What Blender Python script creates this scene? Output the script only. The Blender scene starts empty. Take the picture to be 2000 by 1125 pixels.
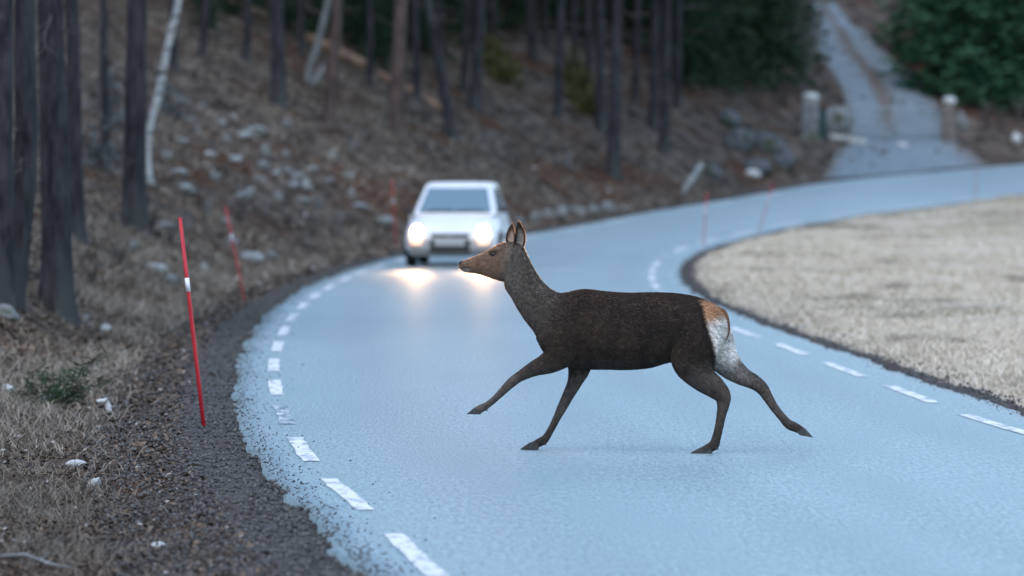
import bpy, bmesh, math, random
import numpy as np
from mathutils import Vector, Matrix
random.seed(7); rng = np.random.default_rng(7)
PI = math.pi
scene = bpy.context.scene
C = scene.collection

# ------------------------------------------------------------ camera, sky, sun, exposure
F = 11111.0            # focal length in photo pixels (200 mm on a 36 mm wide sensor, 2000 px)
HOR = 292.0            # photo row of the horizon
CAMZ = 2.1             # eye height over the road, metres
cam_d = bpy.data.cameras.new('camera'); cam = bpy.data.objects.new('camera', cam_d); C.objects.link(cam)
cam_d.lens = 200.0; cam_d.sensor_width = 36.0; cam_d.clip_start = 0.5; cam_d.clip_end = 3000
cam.location = (0, 0, CAMZ)
PITCH = math.atan((562.5 - HOR) / F)
cam.rotation_euler = (PI/2 - PITCH, 0, 0)
cam_d.dof.use_dof = True; cam_d.dof.focus_distance = 39.45; cam_d.dof.aperture_fstop = 2.5
scene.camera = cam

SUN_EL, SUN_AZ = math.radians(58), math.radians(215)     # soft glow from beyond the wooded hill
world = bpy.data.worlds.new('World'); scene.world = world; world.use_nodes = True
wn = world.node_tree.nodes; wl = world.node_tree.links
bg = wn['Background']; bg.inputs['Strength'].default_value = 0.14
sky = wn.new('ShaderNodeTexSky'); sky.sky_type = 'NISHITA'; sky.sun_disc = False
sky.sun_elevation = SUN_EL; sky.sun_rotation = SUN_AZ; sky.air_density = 1.4; sky.dust_density = .8; sky.ozone_density = 1.6
wl.new(sky.outputs['Color'], bg.inputs['Color'])
sd = bpy.data.lights.new('sun', 'SUN'); sd.energy = 0.5; sd.angle = math.radians(60); sd.color = (1.0, 0.93, 0.86)
sun = bpy.data.objects.new('sun', sd); C.objects.link(sun)
dirv = Vector((math.sin(SUN_AZ)*math.cos(SUN_EL), math.cos(SUN_AZ)*math.cos(SUN_EL), math.sin(SUN_EL)))
sun.rotation_euler = dirv.to_track_quat('Z', 'Y').to_euler(); sun.location = (0, -20, 40)
vs = scene.view_settings
vs.view_transform = 'Standard'; vs.look = 'None'; vs.gamma = 1.0; vs.use_curve_mapping = False
vs.exposure = 1.38
scene.cycles.use_denoising = True
scene.cycles.max_bounces = 6; scene.cycles.diffuse_bounces = 3; scene.cycles.glossy_bounces = 3

# ------------------------------------------------------------ helpers
def tag(o, label=None, cat=None, group=None, kind=None):
    if label: o['label'] = label
    if cat: o['category'] = cat
    if group: o['group'] = group
    if kind: o['kind'] = kind
    return o
def empty(name, loc=(0,0,0), rz=0.0):
    o = bpy.data.objects.new(name, None); o.empty_display_size = 0.2
    C.objects.link(o); o.location = loc; o.rotation_euler = (0, 0, rz); return o
def link(name, me, parent=None, m=None):
    o = bpy.data.objects.new(name, me); C.objects.link(o)
    if m is not None and len(me.materials) == 0: me.materials.append(m)
    if parent: o.parent = parent
    return o
def npmesh(name, V, Fc, m=None, col=None, smooth=False):
    """mesh from numpy arrays; every face has the same corner count"""
    V = np.ascontiguousarray(V, dtype=np.float32); Fc = np.ascontiguousarray(Fc, dtype=np.int32)
    me = bpy.data.meshes.new(name); k = Fc.shape[1]
    me.vertices.add(len(V)); me.vertices.foreach_set('co', V.ravel())
    me.loops.add(Fc.size); me.loops.foreach_set('vertex_index', Fc.ravel())
    me.polygons.add(len(Fc)); me.polygons.foreach_set('loop_start', np.arange(0, Fc.size, k, dtype=np.int32))
    if smooth: me.polygons.foreach_set('use_smooth', np.ones(len(Fc), dtype=bool))
    me.update(calc_edges=True)
    if col is not None:
        a = me.color_attributes.new('Col', 'FLOAT_COLOR', 'POINT')
        c4 = np.ones((len(V), 4), dtype=np.float32); c4[:, :3] = col
        a.data.foreach_set('color', c4.ravel())
    if m: me.materials.append(m)
    return me
class MB:
    """collects simple closed shapes for one part"""
    def __init__(s): s.v = []; s.f = []
    def add(s, v, f):
        n = len(s.v); s.v += [tuple(p) for p in v]; s.f += [tuple(i+n for i in q) for q in f]; return s
    def box(s, x0, x1, y0, y1, z0, z1, M=None):
        v = [(x,y,z) for z in (z0,z1) for y in (y0,y1) for x in (x0,x1)]
        if M is not None: v = [M @ Vector(p) for p in v]
        return s.add(v, [(0,2,3,1),(4,5,7,6),(0,1,5,4),(2,6,7,3),(0,4,6,2),(1,3,7,5)])
    def tube(s, pts, rad, n=10, cap=True):
        pts = [Vector(p) for p in pts]; v = []; f = []
        up = None
        for i, p in enumerate(pts):
            t = (pts[min(i+1,len(pts)-1)] - pts[max(i-1,0)]).normalized()
            if up is None:
                up = Vector((0,1,0)) if abs(t.y) < .9 else Vector((1,0,0))
            a = t.cross(up).normalized(); b = a.cross(t).normalized(); up = b
            r = rad[i] if hasattr(rad, '__len__') else rad
            for k in range(n):
                an = 2*PI*k/n; v.append(p + a*math.cos(an)*r + b*math.sin(an)*r)
        for i in range(len(pts)-1):
            for k in range(n):
                f.append((i*n+k, i*n+(k+1)%n, (i+1)*n+(k+1)%n, (i+1)*n+k))
        if cap: f.append(tuple(range(n))[::-1]); f.append(tuple((len(pts)-1)*n+k for k in range(n)))
        return s.add(v, f)
    def mesh(s, name, m=None, smooth=False):
        me = bpy.data.meshes.new(name); me.from_pydata(s.v, [], s.f); me.update()
        bm = bmesh.new(); bm.from_mesh(me); bmesh.ops.recalc_face_normals(bm, faces=bm.faces); bm.to_mesh(me); bm.free()
        if smooth: me.polygons.foreach_set('use_smooth', np.ones(len(me.polygons), dtype=bool))
        if m: me.materials.append(m)
        return me
    def build(s, name, m, parent=None, smooth=False, bevel=0):
        o = link(name, s.mesh(name, m, smooth), parent)
        if bevel:
            b = o.modifiers.new('bevel', 'BEVEL'); b.width = bevel; b.segments = 2; b.limit_method = 'ANGLE'
        return o

def vtable(seed): return np.random.default_rng(seed).random((256, 256))
_T = {}
def vnoise(x, y, seed=0):
    if seed not in _T: _T[seed] = vtable(seed)
    T = _T[seed]; xi = np.floor(x).astype(int); yi = np.floor(y).astype(int)
    fx = x - xi; fy = y - yi; fx = fx*fx*(3-2*fx); fy = fy*fy*(3-2*fy)
    a = T[xi & 255, yi & 255]; b = T[(xi+1) & 255, yi & 255]; c = T[xi & 255, (yi+1) & 255]; d = T[(xi+1) & 255, (yi+1) & 255]
    return (a*(1-fx)+b*fx)*(1-fy) + (c*(1-fx)+d*fx)*fy
def fnoise(x, y, seed=0): return (vnoise(x, y, seed)*.55 + vnoise(x*2.1, y*2.1, seed+1)*.3 + vnoise(x*4.3, y*4.3, seed+2)*.15)*2-1
def smooth(a, b, x):
    t = np.clip((x-a)/(b-a), 0, 1); return t*t*(3-2*t)

# ------------------------------------------------------------ materials
def mat(name, c1, c2=None, scale=8.0, rough=.85, bump=0.0, bscale=40.0, stretch=(1,1,1), spec=.3, detail=5, lo=.35, hi=.65,
        attr=False, c3=None, scale3=1.2, sub=0.0, metal=0.0, bdist=.01):
    m = bpy.data.materials.new(name); m.use_nodes = True
    nt = m.node_tree; N = nt.nodes; L = nt.links; p = N['Principled BSDF']
    p.inputs['Roughness'].default_value = rough; p.inputs['Specular IOR Level'].default_value = spec; p.inputs['Metallic'].default_value = metal
    tc = N.new('ShaderNodeTexCoord'); mp = N.new('ShaderNodeMapping'); mp.inputs['Scale'].default_value = stretch
    L.new(tc.outputs['Object'], mp.inputs['Vector'])
    col = None
    if c2 is not None:
        no = N.new('ShaderNodeTexNoise'); no.inputs['Scale'].default_value = scale; no.inputs['Detail'].default_value = detail; no.inputs['Roughness'].default_value = .65
        L.new(mp.outputs[0], no.inputs['Vector'])
        rp = N.new('ShaderNodeValToRGB'); rp.color_ramp.elements[0].position = lo; rp.color_ramp.elements[1].position = hi
        rp.color_ramp.elements[0].color = (*c1, 1); rp.color_ramp.elements[1].color = (*c2, 1)
        L.new(no.outputs['Fac'], rp.inputs['Fac']); col = rp.outputs['Color']
        if c3 is not None:
            n3 = N.new('ShaderNodeTexNoise'); n3.inputs['Scale'].default_value = scale3; n3.inputs['Detail'].default_value = 4
            L.new(mp.outputs[0], n3.inputs['Vector'])
            r3 = N.new('ShaderNodeValToRGB'); r3.color_ramp.elements[0].position = .48; r3.color_ramp.elements[1].position = .66
            L.new(n3.outputs['Fac'], r3.inputs['Fac'])
            mx = N.new('ShaderNodeMix'); mx.data_type = 'RGBA'; L.new(r3.outputs['Color'], mx.inputs['Factor'])
            L.new(col, mx.inputs['A']); mx.inputs['B'].default_value = (*c3, 1); col = mx.outputs['Result']
    if attr:
        at = N.new('ShaderNodeAttribute'); at.attribute_name = 'Col'
        if col is None: col = at.outputs['Color']
        else:
            mx = N.new('ShaderNodeMix'); mx.data_type = 'RGBA'; mx.blend_type = 'MULTIPLY'; mx.inputs['Factor'].default_value = 1
            L.new(col, mx.inputs['A']); L.new(at.outputs['Color'], mx.inputs['B']); col = mx.outputs['Result']
    if col is None: p.inputs['Base Color'].default_value = (*c1, 1)
    else: L.new(col, p.inputs['Base Color'])
    if bump:
        nb = N.new('ShaderNodeTexNoise'); nb.inputs['Scale'].default_value = bscale; nb.inputs['Detail'].default_value = 6
        L.new(mp.outputs[0], nb.inputs['Vector'])
        bp = N.new('ShaderNodeBump'); bp.inputs['Strength'].default_value = bump; bp.inputs['Distance'].default_value = bdist
        L.new(nb.outputs['Fac'], bp.inputs['Height']); L.new(bp.outputs['Normal'], p.inputs['Normal'])
    if sub:
        p.inputs['Transmission Weight'].default_value = 0
    return m
W1 = (1,1,1)
M = {}
M['asphalt'] = mat('asphalt', (.072,.122,.140), (.260,.375,.410), 30, .47, 1.0, 40, (1,.16,1), spec=.4, attr=True, c3=(.150,.235,.262), scale3=1.1, lo=.30, hi=.70, bdist=.02)  # blue of the reflected sky is tinted into the base colours
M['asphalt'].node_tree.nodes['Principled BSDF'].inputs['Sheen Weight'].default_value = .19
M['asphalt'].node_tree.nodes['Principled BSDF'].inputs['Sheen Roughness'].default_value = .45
M['paint'] = mat('road_paint', (.24,.29,.32), (.66,.66,.65), 9, .65, .3, 40, (1,.35,1), spec=.3, lo=.36, hi=.52)
M['worn_paint'] = mat('worn_road_paint', (.13,.20,.225), (.56,.57,.57), 9, .65, .3, 40, (1,.35,1), spec=.3, lo=.46, hi=.60)
M['gravel'] = mat('gravel', (.035,.033,.032), (.105,.098,.092), 24, .95, 1.0, 30, spec=.15, c3=(.070,.058,.048), scale3=.8, bdist=.03)
M['forest_floor'] = mat('forest_floor', (.012,.010,.009), (.150,.120,.098), 2.2, 1.0, 1.0, 14, spec=.05, c3=(.075,.040,.025), scale3=.5, bdist=.05)
M['field'] = mat('dry_field', (.36,.31,.24), (.58,.50,.40), 6, 1.0, 1.0, 14, spec=.05, c3=(.34,.31,.20), scale3=.25, bdist=.05)
M['track'] = mat('gravel_track', (.115,.150,.165), (.22,.265,.28), 6, .9, .6, 20, spec=.3, attr=True)
M['blade'] = mat('grass_blade', (.5,.5,.5), None, rough=.9, spec=.1, attr=True)
M['stones'] = mat('gravel_stone', (.07,.068,.066), (.20,.195,.19), 3, .9, spec=.2)
M['rock'] = mat('rock', (.11,.115,.12), (.30,.305,.31), 3.2, .9, .7, 14, spec=.25, c3=(.085,.095,.05), scale3=1.3, bdist=.03)
M['pale_stone'] = mat('pale_stone', (.42,.42,.41), (.62,.62,.60), 9, .8, .5, 30, spec=.3)
M['dark_rock'] = mat('dark_rock', (.045,.05,.055), (.15,.16,.17), 2.2, .9, .8, 9, spec=.25, c3=(.05,.06,.03), scale3=.8, bdist=.04)
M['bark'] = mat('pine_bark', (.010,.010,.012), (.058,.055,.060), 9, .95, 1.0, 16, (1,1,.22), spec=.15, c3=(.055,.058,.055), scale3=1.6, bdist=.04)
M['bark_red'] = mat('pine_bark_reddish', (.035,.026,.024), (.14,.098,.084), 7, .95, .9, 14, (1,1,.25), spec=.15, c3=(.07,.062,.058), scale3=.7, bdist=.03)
M['birch'] = mat('birch_bark', (.05,.05,.05), (.40,.41,.41), 6, .8, .4, 20, (.35,.35,1.2), spec=.3, lo=.36, hi=.5)
M['dead_wood'] = mat('dead_wood', (.10,.10,.098), (.24,.235,.225), 8, .9, .5, 20, (1,1,.3), spec=.2)
M['log_wood'] = mat('peeled_log', (.17,.108,.075), (.34,.225,.16), 7, .85, .4, 20, (.3,1,1), spec=.2)
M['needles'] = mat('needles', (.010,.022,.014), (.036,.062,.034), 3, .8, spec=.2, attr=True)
M['twig'] = mat('twig', (.06,.05,.045), (.13,.115,.105), 20, .9, spec=.1)
M['pole_red'] = mat('pole_red', (.40,.012,.022), (.50,.022,.034), 6, .45, spec=.4)
M['reflector'] = mat('pole_reflector', (.72,.72,.74), None, rough=.35, spec=.5)

# ------------------------------------------------------------ road geometry: photo pixels -> positions on the road surface
def z0(Y):
    """height of the road along its course: level, then a gentle climb beyond the car"""
    Y = np.asarray(Y, dtype=float); q = np.clip(Y-100, 0, 68); return .0004*q*q + .0544*np.clip(Y-168, 0, 400)
def road_point(px, py):
    k = (py-HOR)/F; lo, hi = 5.0, 400.0
    for _ in range(60):
        m_ = (lo+hi)/2
        if CAMZ - float(z0(m_)) - k*m_ > 0: lo = m_
        else: hi = m_
    return ((px-1000)/F*lo, lo)
LEFT_PX = [(715,1125),(650,1050),(605,1000),(548,950),(507,900),(481,850),(467,800),(462,750),(470,700),(494,650),(538,600),(590,566),(655,537),(735,511),(860,484),
           (1035,457),(1160,435),(1280,412),(1400,393),(1500,375),(1600,358),(1700,347),(1800,338),(1900,328),(2000,320)]
RIGHT_PX = [(2000,812),(1900,775),(1800,742),(1700,707),(1600,672),(1500,638),(1420,606),(1365,580),(1333,552),(1326,528),(1342,504),(1390,481),(1470,460),(1560,440),(1700,418),(1800,405),(1900,392),(2000,380)]
LE = [(10,-22),(6.5,-10),(3.5,2),(1.6,11),(.3,19)] + [road_point(*p) for p in LEFT_PX]
RE = [(15.5,-19),(12,-7),(9.2,4),(7.3,13),(6.1,21),(5.25,29),(4.7,37)] + [road_point(*p) for p in RIGHT_PX]
def extend(P, n, turn=0.0, step=8.0):
    P = list(P); d = np.array(P[-1]) - np.array(P[-2]); a = math.atan2(d[1], d[0])
    for _ in range(n):
        a += turn; P.append((P[-1][0]+step*math.cos(a), P[-1][1]+step*math.sin(a)))
    return P
LE = extend(LE, 16, -.05); RE = extend(RE, 16, -.05)
def catmull(P, n=400):
    P = np.array(P, float); P = P[np.r_[True, np.linalg.norm(np.diff(P, axis=0), axis=1) > 1e-6]]; seg = np.linalg.norm(np.diff(P, axis=0), axis=1); t = np.r_[0, np.cumsum(np.sqrt(seg))]
    # light smoothing then resample evenly with cubic hermite
    m_ = np.gradient(P, t, axis=0); tt = np.linspace(0, t[-1], 4*n); i = np.clip(np.searchsorted(t, tt, 'right')-1, 0, len(t)-2)
    h = (t[i+1]-t[i])[:,None]; u = ((tt-t[i])/(t[i+1]-t[i]))[:,None]
    Q = (2*u**3-3*u**2+1)*P[i] + (u**3-2*u**2+u)*h*m_[i] + (-2*u**3+3*u**2)*P[i+1] + (u**3-u**2)*h*m_[i+1]
    s = np.r_[0, np.cumsum(np.linalg.norm(np.diff(Q, axis=0), axis=1))]; ss = np.linspace(0, s[-1], n)
    Q = np.c_[np.interp(ss, s, Q[:,0]), np.interp(ss, s, Q[:,1])]
    for _ in range(6):
        Q[1:-1] = Q[1:-1]*.5 + (Q[:-2]+Q[2:])*.25
    return Q
LEp = catmull(LE, 420); REp = catmull(RE, 420)
def normals2(P):
    d = np.gradient(P, axis=0); d /= np.linalg.norm(d, axis=1)[:,None]; return np.c_[-d[:,1], d[:,0]]      # left-hand normal
LN = normals2(LEp); RN = normals2(REp)
def sdist(X, Y, P, Nn):
    """signed distance from polyline P, positive on its left-hand side"""
    sh = X.shape; X = X.ravel(); Y = Y.ravel(); out = np.empty(len(X))
    for a in range(0, len(X), 40000):
        x = X[a:a+40000,None]-P[None,:,0]; y = Y[a:a+40000,None]-P[None,:,1]
        d2 = x*x+y*y; j = d2.argmin(1); r = np.arange(len(j))
        d = np.sqrt(d2[r,j]); sg = np.sign(x[r,j]*Nn[j,0]+y[r,j]*Nn[j,1]); out[a:a+40000] = d*np.where(sg==0,1,sg)
    return out.reshape(sh)
def Hfun(X, Y):
    X = np.asarray(X, float); Y = np.asarray(Y, float)
    s = sdist(X, Y, LEp, LN); r = -sdist(X, Y, REp, RN)
    base = z0(Y)
    slope = .47 - .22*smooth(3, 11, X)
    sc = np.clip(s, 0, 60)
    g = -.03*smooth(.02,.4,sc) - .10*smooth(.5,1.3,sc)*(1-smooth(1.5,2.4,sc)) + slope*np.clip(sc-1.75,0,None)*smooth(1.6,3.2,sc)
    g = g + smooth(1.2,3.5,sc)*(fnoise(X*.45, Y*.45, 11)*.28 + fnoise(X*1.3, Y*1.3, 21)*.12) + smooth(.4,1.4,sc)*fnoise(X*3.1,Y*3.1,31)*.035
    rc = np.clip(r, 0, 60)
    q = -.035*smooth(.02,.35,rc) + .10*smooth(.35,.9,rc) + smooth(.5,2,rc)*(fnoise(X*.35,Y*.35,41)*.10 + fnoise(X*1.7,Y*1.7,51)*.045)
    q = q - .15*smooth(6,30,rc)
    h = np.where(s > 0, g, np.where(r > 0, q, -.10))
    return base + h
GX0, GY0, GS = -45.0, -24.0, .25
gx = np.arange(GX0, 70.01, GS); gy = np.arange(GY0, 262.01, GS)
GXX, GYY = np.meshgrid(gx, gy, indexing='ij')
SL = sdist(GXX, GYY, LEp, LN); SR = -sdist(GXX, GYY, REp, RN)
_s1, _s2 = SL, SR
def _H():
    global sdist
    keep = sdist
    sdist = lambda X, Y, P, Nn: (_s1 if P is LEp else -_s2)
    h = Hfun(GXX, GYY); sdist = keep; return h
HG = _H()
def lookup(G, X, Y):
    fx = np.clip((np.asarray(X, float)-GX0)/GS, 0, len(gx)-1.001); fy = np.clip((np.asarray(Y, float)-GY0)/GS, 0, len(gy)-1.001)
    i = fx.astype(int); j = fy.astype(int); u = fx-i; v = fy-j
    return (G[i,j]*(1-u)+G[i+1,j]*u)*(1-v) + (G[i,j+1]*(1-u)+G[i+1,j+1]*u)*v
def H(X, Y): return lookup(HG, X, Y)
def hit(px, py, dmin=24.0, dmax=250.0):
    """where the ray through a photo pixel meets the ground"""
    d = np.arange(dmin, dmax, .1); X = (px-1000)/F*d; Z = CAMZ+(HOR-py)/F*d
    below = np.nonzero(Z <= H(X, d))[0]; k = below[0] if len(below) else len(d)-1
    return Vector((X[k], d[k], float(H(X[k], d[k]))))
def at(px, py, d): return Vector(((px-1000)/F*d, d, CAMZ+(HOR-py)/F*d))
def ppm(d): return F/d

# ------------------------------------------------------------ ground sheets
def axis(core0, core1, step, lo, hi):
    a = [core0]; st = step
    while a[-1] > lo: st *= 1.12; a.append(a[-1]-st)
    b = [core1]; st = step
    while b[-1] < hi: st *= 1.12; b.append(b[-1]+st)
    return np.array(sorted(a[1:]) + list(np.arange(core0, core1, step)) + b)
ax = axis(-14, 18, .22, -700, 700); ay = axis(26, 200, .45, -500, 1500)
AX, AY = np.meshgrid(ax, ay, indexing='ij')
inside = (AX > GX0) & (AX < 70) & (AY > GY0) & (AY < 262)
def terrain(name, m, side):
    Z = H(AX, AY)
    S = lookup(SL if side == 'hill' else SR, AX, AY)
    outh = (AX-0 < 0) | (AY > 262) if side == 'hill' else ((AX > 0) & (AY <= 262))
    keep = np.where(inside, S > -.9, outh)
    n0, n1 = AX.shape; idx = np.arange(n0*n1).reshape(n0, n1)
    kf = keep[:-1,:-1] | keep[1:,:-1] | keep[:-1,1:] | keep[1:,1:]
    q = np.stack([idx[:-1,:-1], idx[1:,:-1], idx[1:,1:], idx[:-1,1:]], -1)[kf]
    used = np.unique(q); rem = np.full(n0*n1, -1); rem[used] = np.arange(len(used))
    V = np.stack([AX.ravel(), AY.ravel(), Z.ravel()], -1)[used]
    o = link(name, npmesh(name, V, rem[q], m, smooth=True)); tag(o, kind='structure'); return o
terrain('hillside', M['forest_floor'], 'hill')
terrain('field', M['field'], 'field')

def strip(P, Nn, offs, zf, m, name, i0=0, i1=None, zlift=0.0, jit=0.0, seed=5, parent=None):
    P = P[i0:i1]; Nn = Nn[i0:i1]; n = len(P); V = []
    for k, o in enumerate(offs):
        oo = o + (fnoise(np.arange(n)*.9, np.full(n, k*3.3), seed)*jit if k in (0, len(offs)-1) else 0)
        Q = P + Nn*(oo[:,None] if hasattr(oo, '__len__') else oo); V.append(np.c_[Q, zf(Q[:,0], Q[:,1])+zlift])
    V = np.concatenate(V); k = len(offs); F_ = []
    for a in range(k-1):
        i = np.arange(n-1); F_.append(np.stack([a*n+i, a*n+i+1, (a+1)*n+i+1, (a+1)*n+i], -1))
    return link(name, npmesh(name, V, np.concatenate(F_)[:, ::-1], m, smooth=True), parent)
# asphalt sheet between the two edges, with thickness at the broken rims
def densify(P, n):
    s = np.r_[0, np.cumsum(np.linalg.norm(np.diff(P, axis=0), axis=1))]; ss = np.linspace(0, s[-1], n)
    return np.c_[np.interp(ss, s, P[:,0]), np.interp(ss, s, P[:,1])], s[-1]
NR = 2200
LD, LLEN = densify(LEp, NR); LDN = normals2(LD)
# pair each left point with the nearest right point, monotonic, so the cross lines stay square to the road
jr = np.array([((REp-p)**2).sum(1).argmin() for p in LD]); jr = np.maximum.accumulate(jr).astype(float)
kern = np.ones(61)/61; jr = np.convolve(np.pad(jr, 30, mode='edge'), kern, 'valid')
RD = np.c_[np.interp(jr, np.arange(len(REp)), REp[:,0]), np.interp(jr, np.arange(len(REp)), REp[:,1])]; RDN = np.c_[np.interp(jr, np.arange(len(REp)), RN[:,0]), np.interp(jr, np.arange(len(REp)), RN[:,1])]
ar = np.arange(NR)*LLEN/NR
rag = lambda sd_: fnoise(ar*.8, ar*0+sd_, 61)*.07 + fnoise(ar*5, ar*0+sd_, 71)*.05
LO = LD + LDN*rag(1)[:,None]; RO = RD - RDN*rag(9)[:,None]
cols = [(LO, -.09)] + [(LO+(RO-LO)*u, 0.0) for u in np.linspace(0, 1, 33)] + [(RO, -.09)]
V = np.concatenate([np.c_[q, z0(q[:,1])+dz] for q, dz in cols]); nn = NR
Fq = np.concatenate([np.stack([a*nn+np.arange(nn-1), (a+1)*nn+np.arange(nn-1), (a+1)*nn+np.arange(1,nn), a*nn+np.arange(1,nn)], -1) for a in range(len(cols)-1)])
uc = np.r_[0, np.linspace(0,1,33), 1]; lane = 1 - .10*sum(np.exp(-((uc-c)/.05)**2) for c in (.20,.44,.58,.83)) + .05*np.exp(-((uc-.51)/.04)**2)
RC = np.repeat(lane, nn)*(1+.10*fnoise(V[:,0]*.5, V[:,1]*.12, 171)); RC = np.stack([RC]*3, -1)
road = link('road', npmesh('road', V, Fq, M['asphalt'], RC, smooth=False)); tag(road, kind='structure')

def dashes(P, Nn, off, y_start, period, length, name='edge_marking', width=.115, y_max=170):
    Q = P + Nn*off; s = np.r_[0, np.cumsum(np.linalg.norm(np.diff(Q, axis=0), axis=1))]
    k0 = np.abs(Q[:,1]-y_start)[: int(len(Q)*.75)].argmin(); a = s[k0]
    T = np.gradient(Q, axis=0); T /= np.linalg.norm(T, axis=1)[:,None]; Nq = np.c_[-T[:,1], T[:,0]]
    nd = -1
    while a < s[-1]-5:
        nd += 1
        ss = np.linspace(a, a+length, 9); x = np.interp(ss, s, Q[:,0]); y = np.interp(ss, s, Q[:,1])
        if y.max() > y_max or x.max() > 24: break
        nx = np.interp(ss, s, Nq[:,0]); ny = np.interp(ss, s, Nq[:,1]); V = []
        w1 = width/2 + rng.normal(0, .006, 9); w2 = width/2 + rng.normal(0, .006, 9)
        for sg, w in ((-1, w1), (1, w2)):
            V.append(np.c_[x+nx*sg*w, y+ny*sg*w, z0(y)+.005])
        i = np.arange(8); Fd = np.stack([i, i+1, 9+i+1, 9+i], -1)[:, ::-1]
        link(name, npmesh(name, np.concatenate(V), Fd, M['worn_paint' if (off < 0 and nd == 3) or rng.random() < .12 else 'paint']), road)
        a += period
dashes(LEp, LN, -.34, 28.0, 5.2, 3.15)
dashes(REp, RN, .46, 41.3, 5.5, 3.4)

# gravel shoulders
shl = strip(LD, LDN, [-.04,.12,.3,.5,.75,1.0,1.15], lambda x, y: H(x, y)+.012-.09*smooth(.55,1.1,lookup(SL, x, y)+.25*fnoise(x*.9, y*.5, 91)), M['gravel'], 'gravel_shoulder'); tag(shl, kind='structure')
RS, _rl = densify(REp, NR); RSN = normals2(RS)
shr = strip(RS, -RSN, [-.04,.10,.22,.36,.5,.6], lambda x, y: H(x, y)+.012-.09*smooth(.30,.55,lookup(SR, x, y)+.12*fnoise(x*.9, y*.5, 95)), M['gravel'], 'gravel_shoulder'); tag(shr, kind='structure')
# flip the right shoulder's normals
shr.data.flip_normals()

# gravel track climbing beyond the far bend
TL = [(1600,352),(1625,318),(1648,290),(1660,250),(1655,210),(1640,170),(1612,125),(1590,90),(1578,50),(1580,5)]
TR = [(1960,322),(1905,305),(1868,285),(1852,250),(1838,215),(1805,165),(1752,118),(1705,80),(1660,45),(1632,5)]
tl = [hit(x, y, 140) for x, y in TL]; tr = [hit(x, y, 140) for x, y in TR]
V = []; COL = []; KN = 13
tls = catmull([(p.x, p.y) for p in tl], 40); trs = catmull([(p.x, p.y) for p in tr], 40)
for a, b in zip(tls, trs):
    for k in range(KN):
        u = k/(KN-1); q = a+(b-a)*u; V.append((q[0], q[1], float(H(q[0], q[1]))+.03))
        COL.append((.95,.95,.97))
V = np.array(V); COL = np.array(COL)
uu = np.tile(np.arange(KN)/(KN-1), 40); vv = np.repeat(np.arange(40)/39., KN)
cen = np.exp(-((uu-.50+.08*np.sin(vv*5))/.085)**2)*smooth(.22,.4,vv)*(.7+.5*vnoise(vv*14, uu*3, 3))
edge = smooth(.86,1.0,uu)+1-smooth(0,.10,uu)
w = np.clip(cen+edge*.7, 0, 1)[:,None]; COL = COL*(1-w) + np.array((.62,.34,.22))*w
ii = (np.arange(39)[:,None]*KN+np.arange(KN-1)[None]).ravel()
trk = link('gravel_track', npmesh('gravel_track', V, np.stack([ii, ii+1, ii+KN+1, ii+KN], -1), M['track'], COL, smooth=True)); tag(trk, kind='structure')
# ------------------------------------------------------------ the deer (red deer hind crossing the road)
DY0 = 39.5; YAW = math.radians(12); DX0 = (1210-1000)/F*DY0
cy_, sy_ = math.cos(YAW), math.sin(YAW)
def D(px, py, y=0.0):
    """photo pixel at lateral offset y of the animal -> animal coordinates"""
    k = (px-1000)/F; x = (k*(DY0+y*cy_) - DX0 - y*sy_)/(cy_ + k*sy_)
    Yd = DY0 - x*sy_ + y*cy_
    return np.array((x, y, CAMZ+(HOR-py)/F*Yd))
SC = DY0/F
def hermite_rows(A, sub):
    A = np.array(A, float); n = len(A); t = np.arange(n); m_ = np.gradient(A, axis=0); tt = np.linspace(0, n-1, (n-1)*sub+1)
    i = np.clip(tt.astype(int), 0, n-2); u = (tt-i)[:,None]
    return (2*u**3-3*u**2+1)*A[i] + (u**3-2*u**2+u)*m_[i] + (-2*u**3+3*u**2)*A[i+1] + (u**3-u**2)*m_[i+1]
def ring_tube(mb, C3, RA, RB, nseg=24, egg=0.0, axes=None):
    """closed tube: RA = radius in the side-view plane, RB = lateral radius; egg > 0 narrows the upper side"""
    C3 = np.array(C3); n = len(C3); T = np.gradient(C3, axis=0); V = []
    for i in range(n):
        if axes is None:
            t = T[i]/np.linalg.norm(T[i]); a = np.array((-t[2], 0, t[0]))
            if np.linalg.norm(a) < 1e-4: a = np.array((1.,0,0))
            a /= np.linalg.norm(a)
        else: a = axes[i]/np.linalg.norm(axes[i])
        b = np.array((0,1.,0))
        for k in range(nseg):
            an = 2*PI*k/nseg; ca, sa = math.cos(an), math.sin(an)
            w = RB[i]*(1-egg*ca*(1 if a[2] > 0 else -1))
            V.append(C3[i]+a*RA[i]*ca+b*w*sa)
    Fs = []
    for i in range(n-1):
        for k in range(nseg): Fs.append((i*nseg+k, i*nseg+(k+1)%nseg, (i+1)*nseg+(k+1)%nseg, (i+1)*nseg+k))
    V.append(C3[0]); V.append(C3[-1]); e0, e1 = len(V)-2, len(V)-1
    for k in range(nseg):
        Fs.append((e0, (k+1)%nseg, k)); Fs.append((e1, (n-1)*nseg+k, (n-1)*nseg+(k+1)%nseg))
    mb.add(V, Fs)
def limb(mb, rows, sub=4):
    """rows: px, py, lateral offset, side-view radius in photo px, lateral radius in m"""
    R = hermite_rows(rows, sub); C3 = [D(r[0], r[1], r[2]) for r in R]
    ring_tube(mb, C3, R[:,3]*SC, R[:,4], 20)
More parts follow.
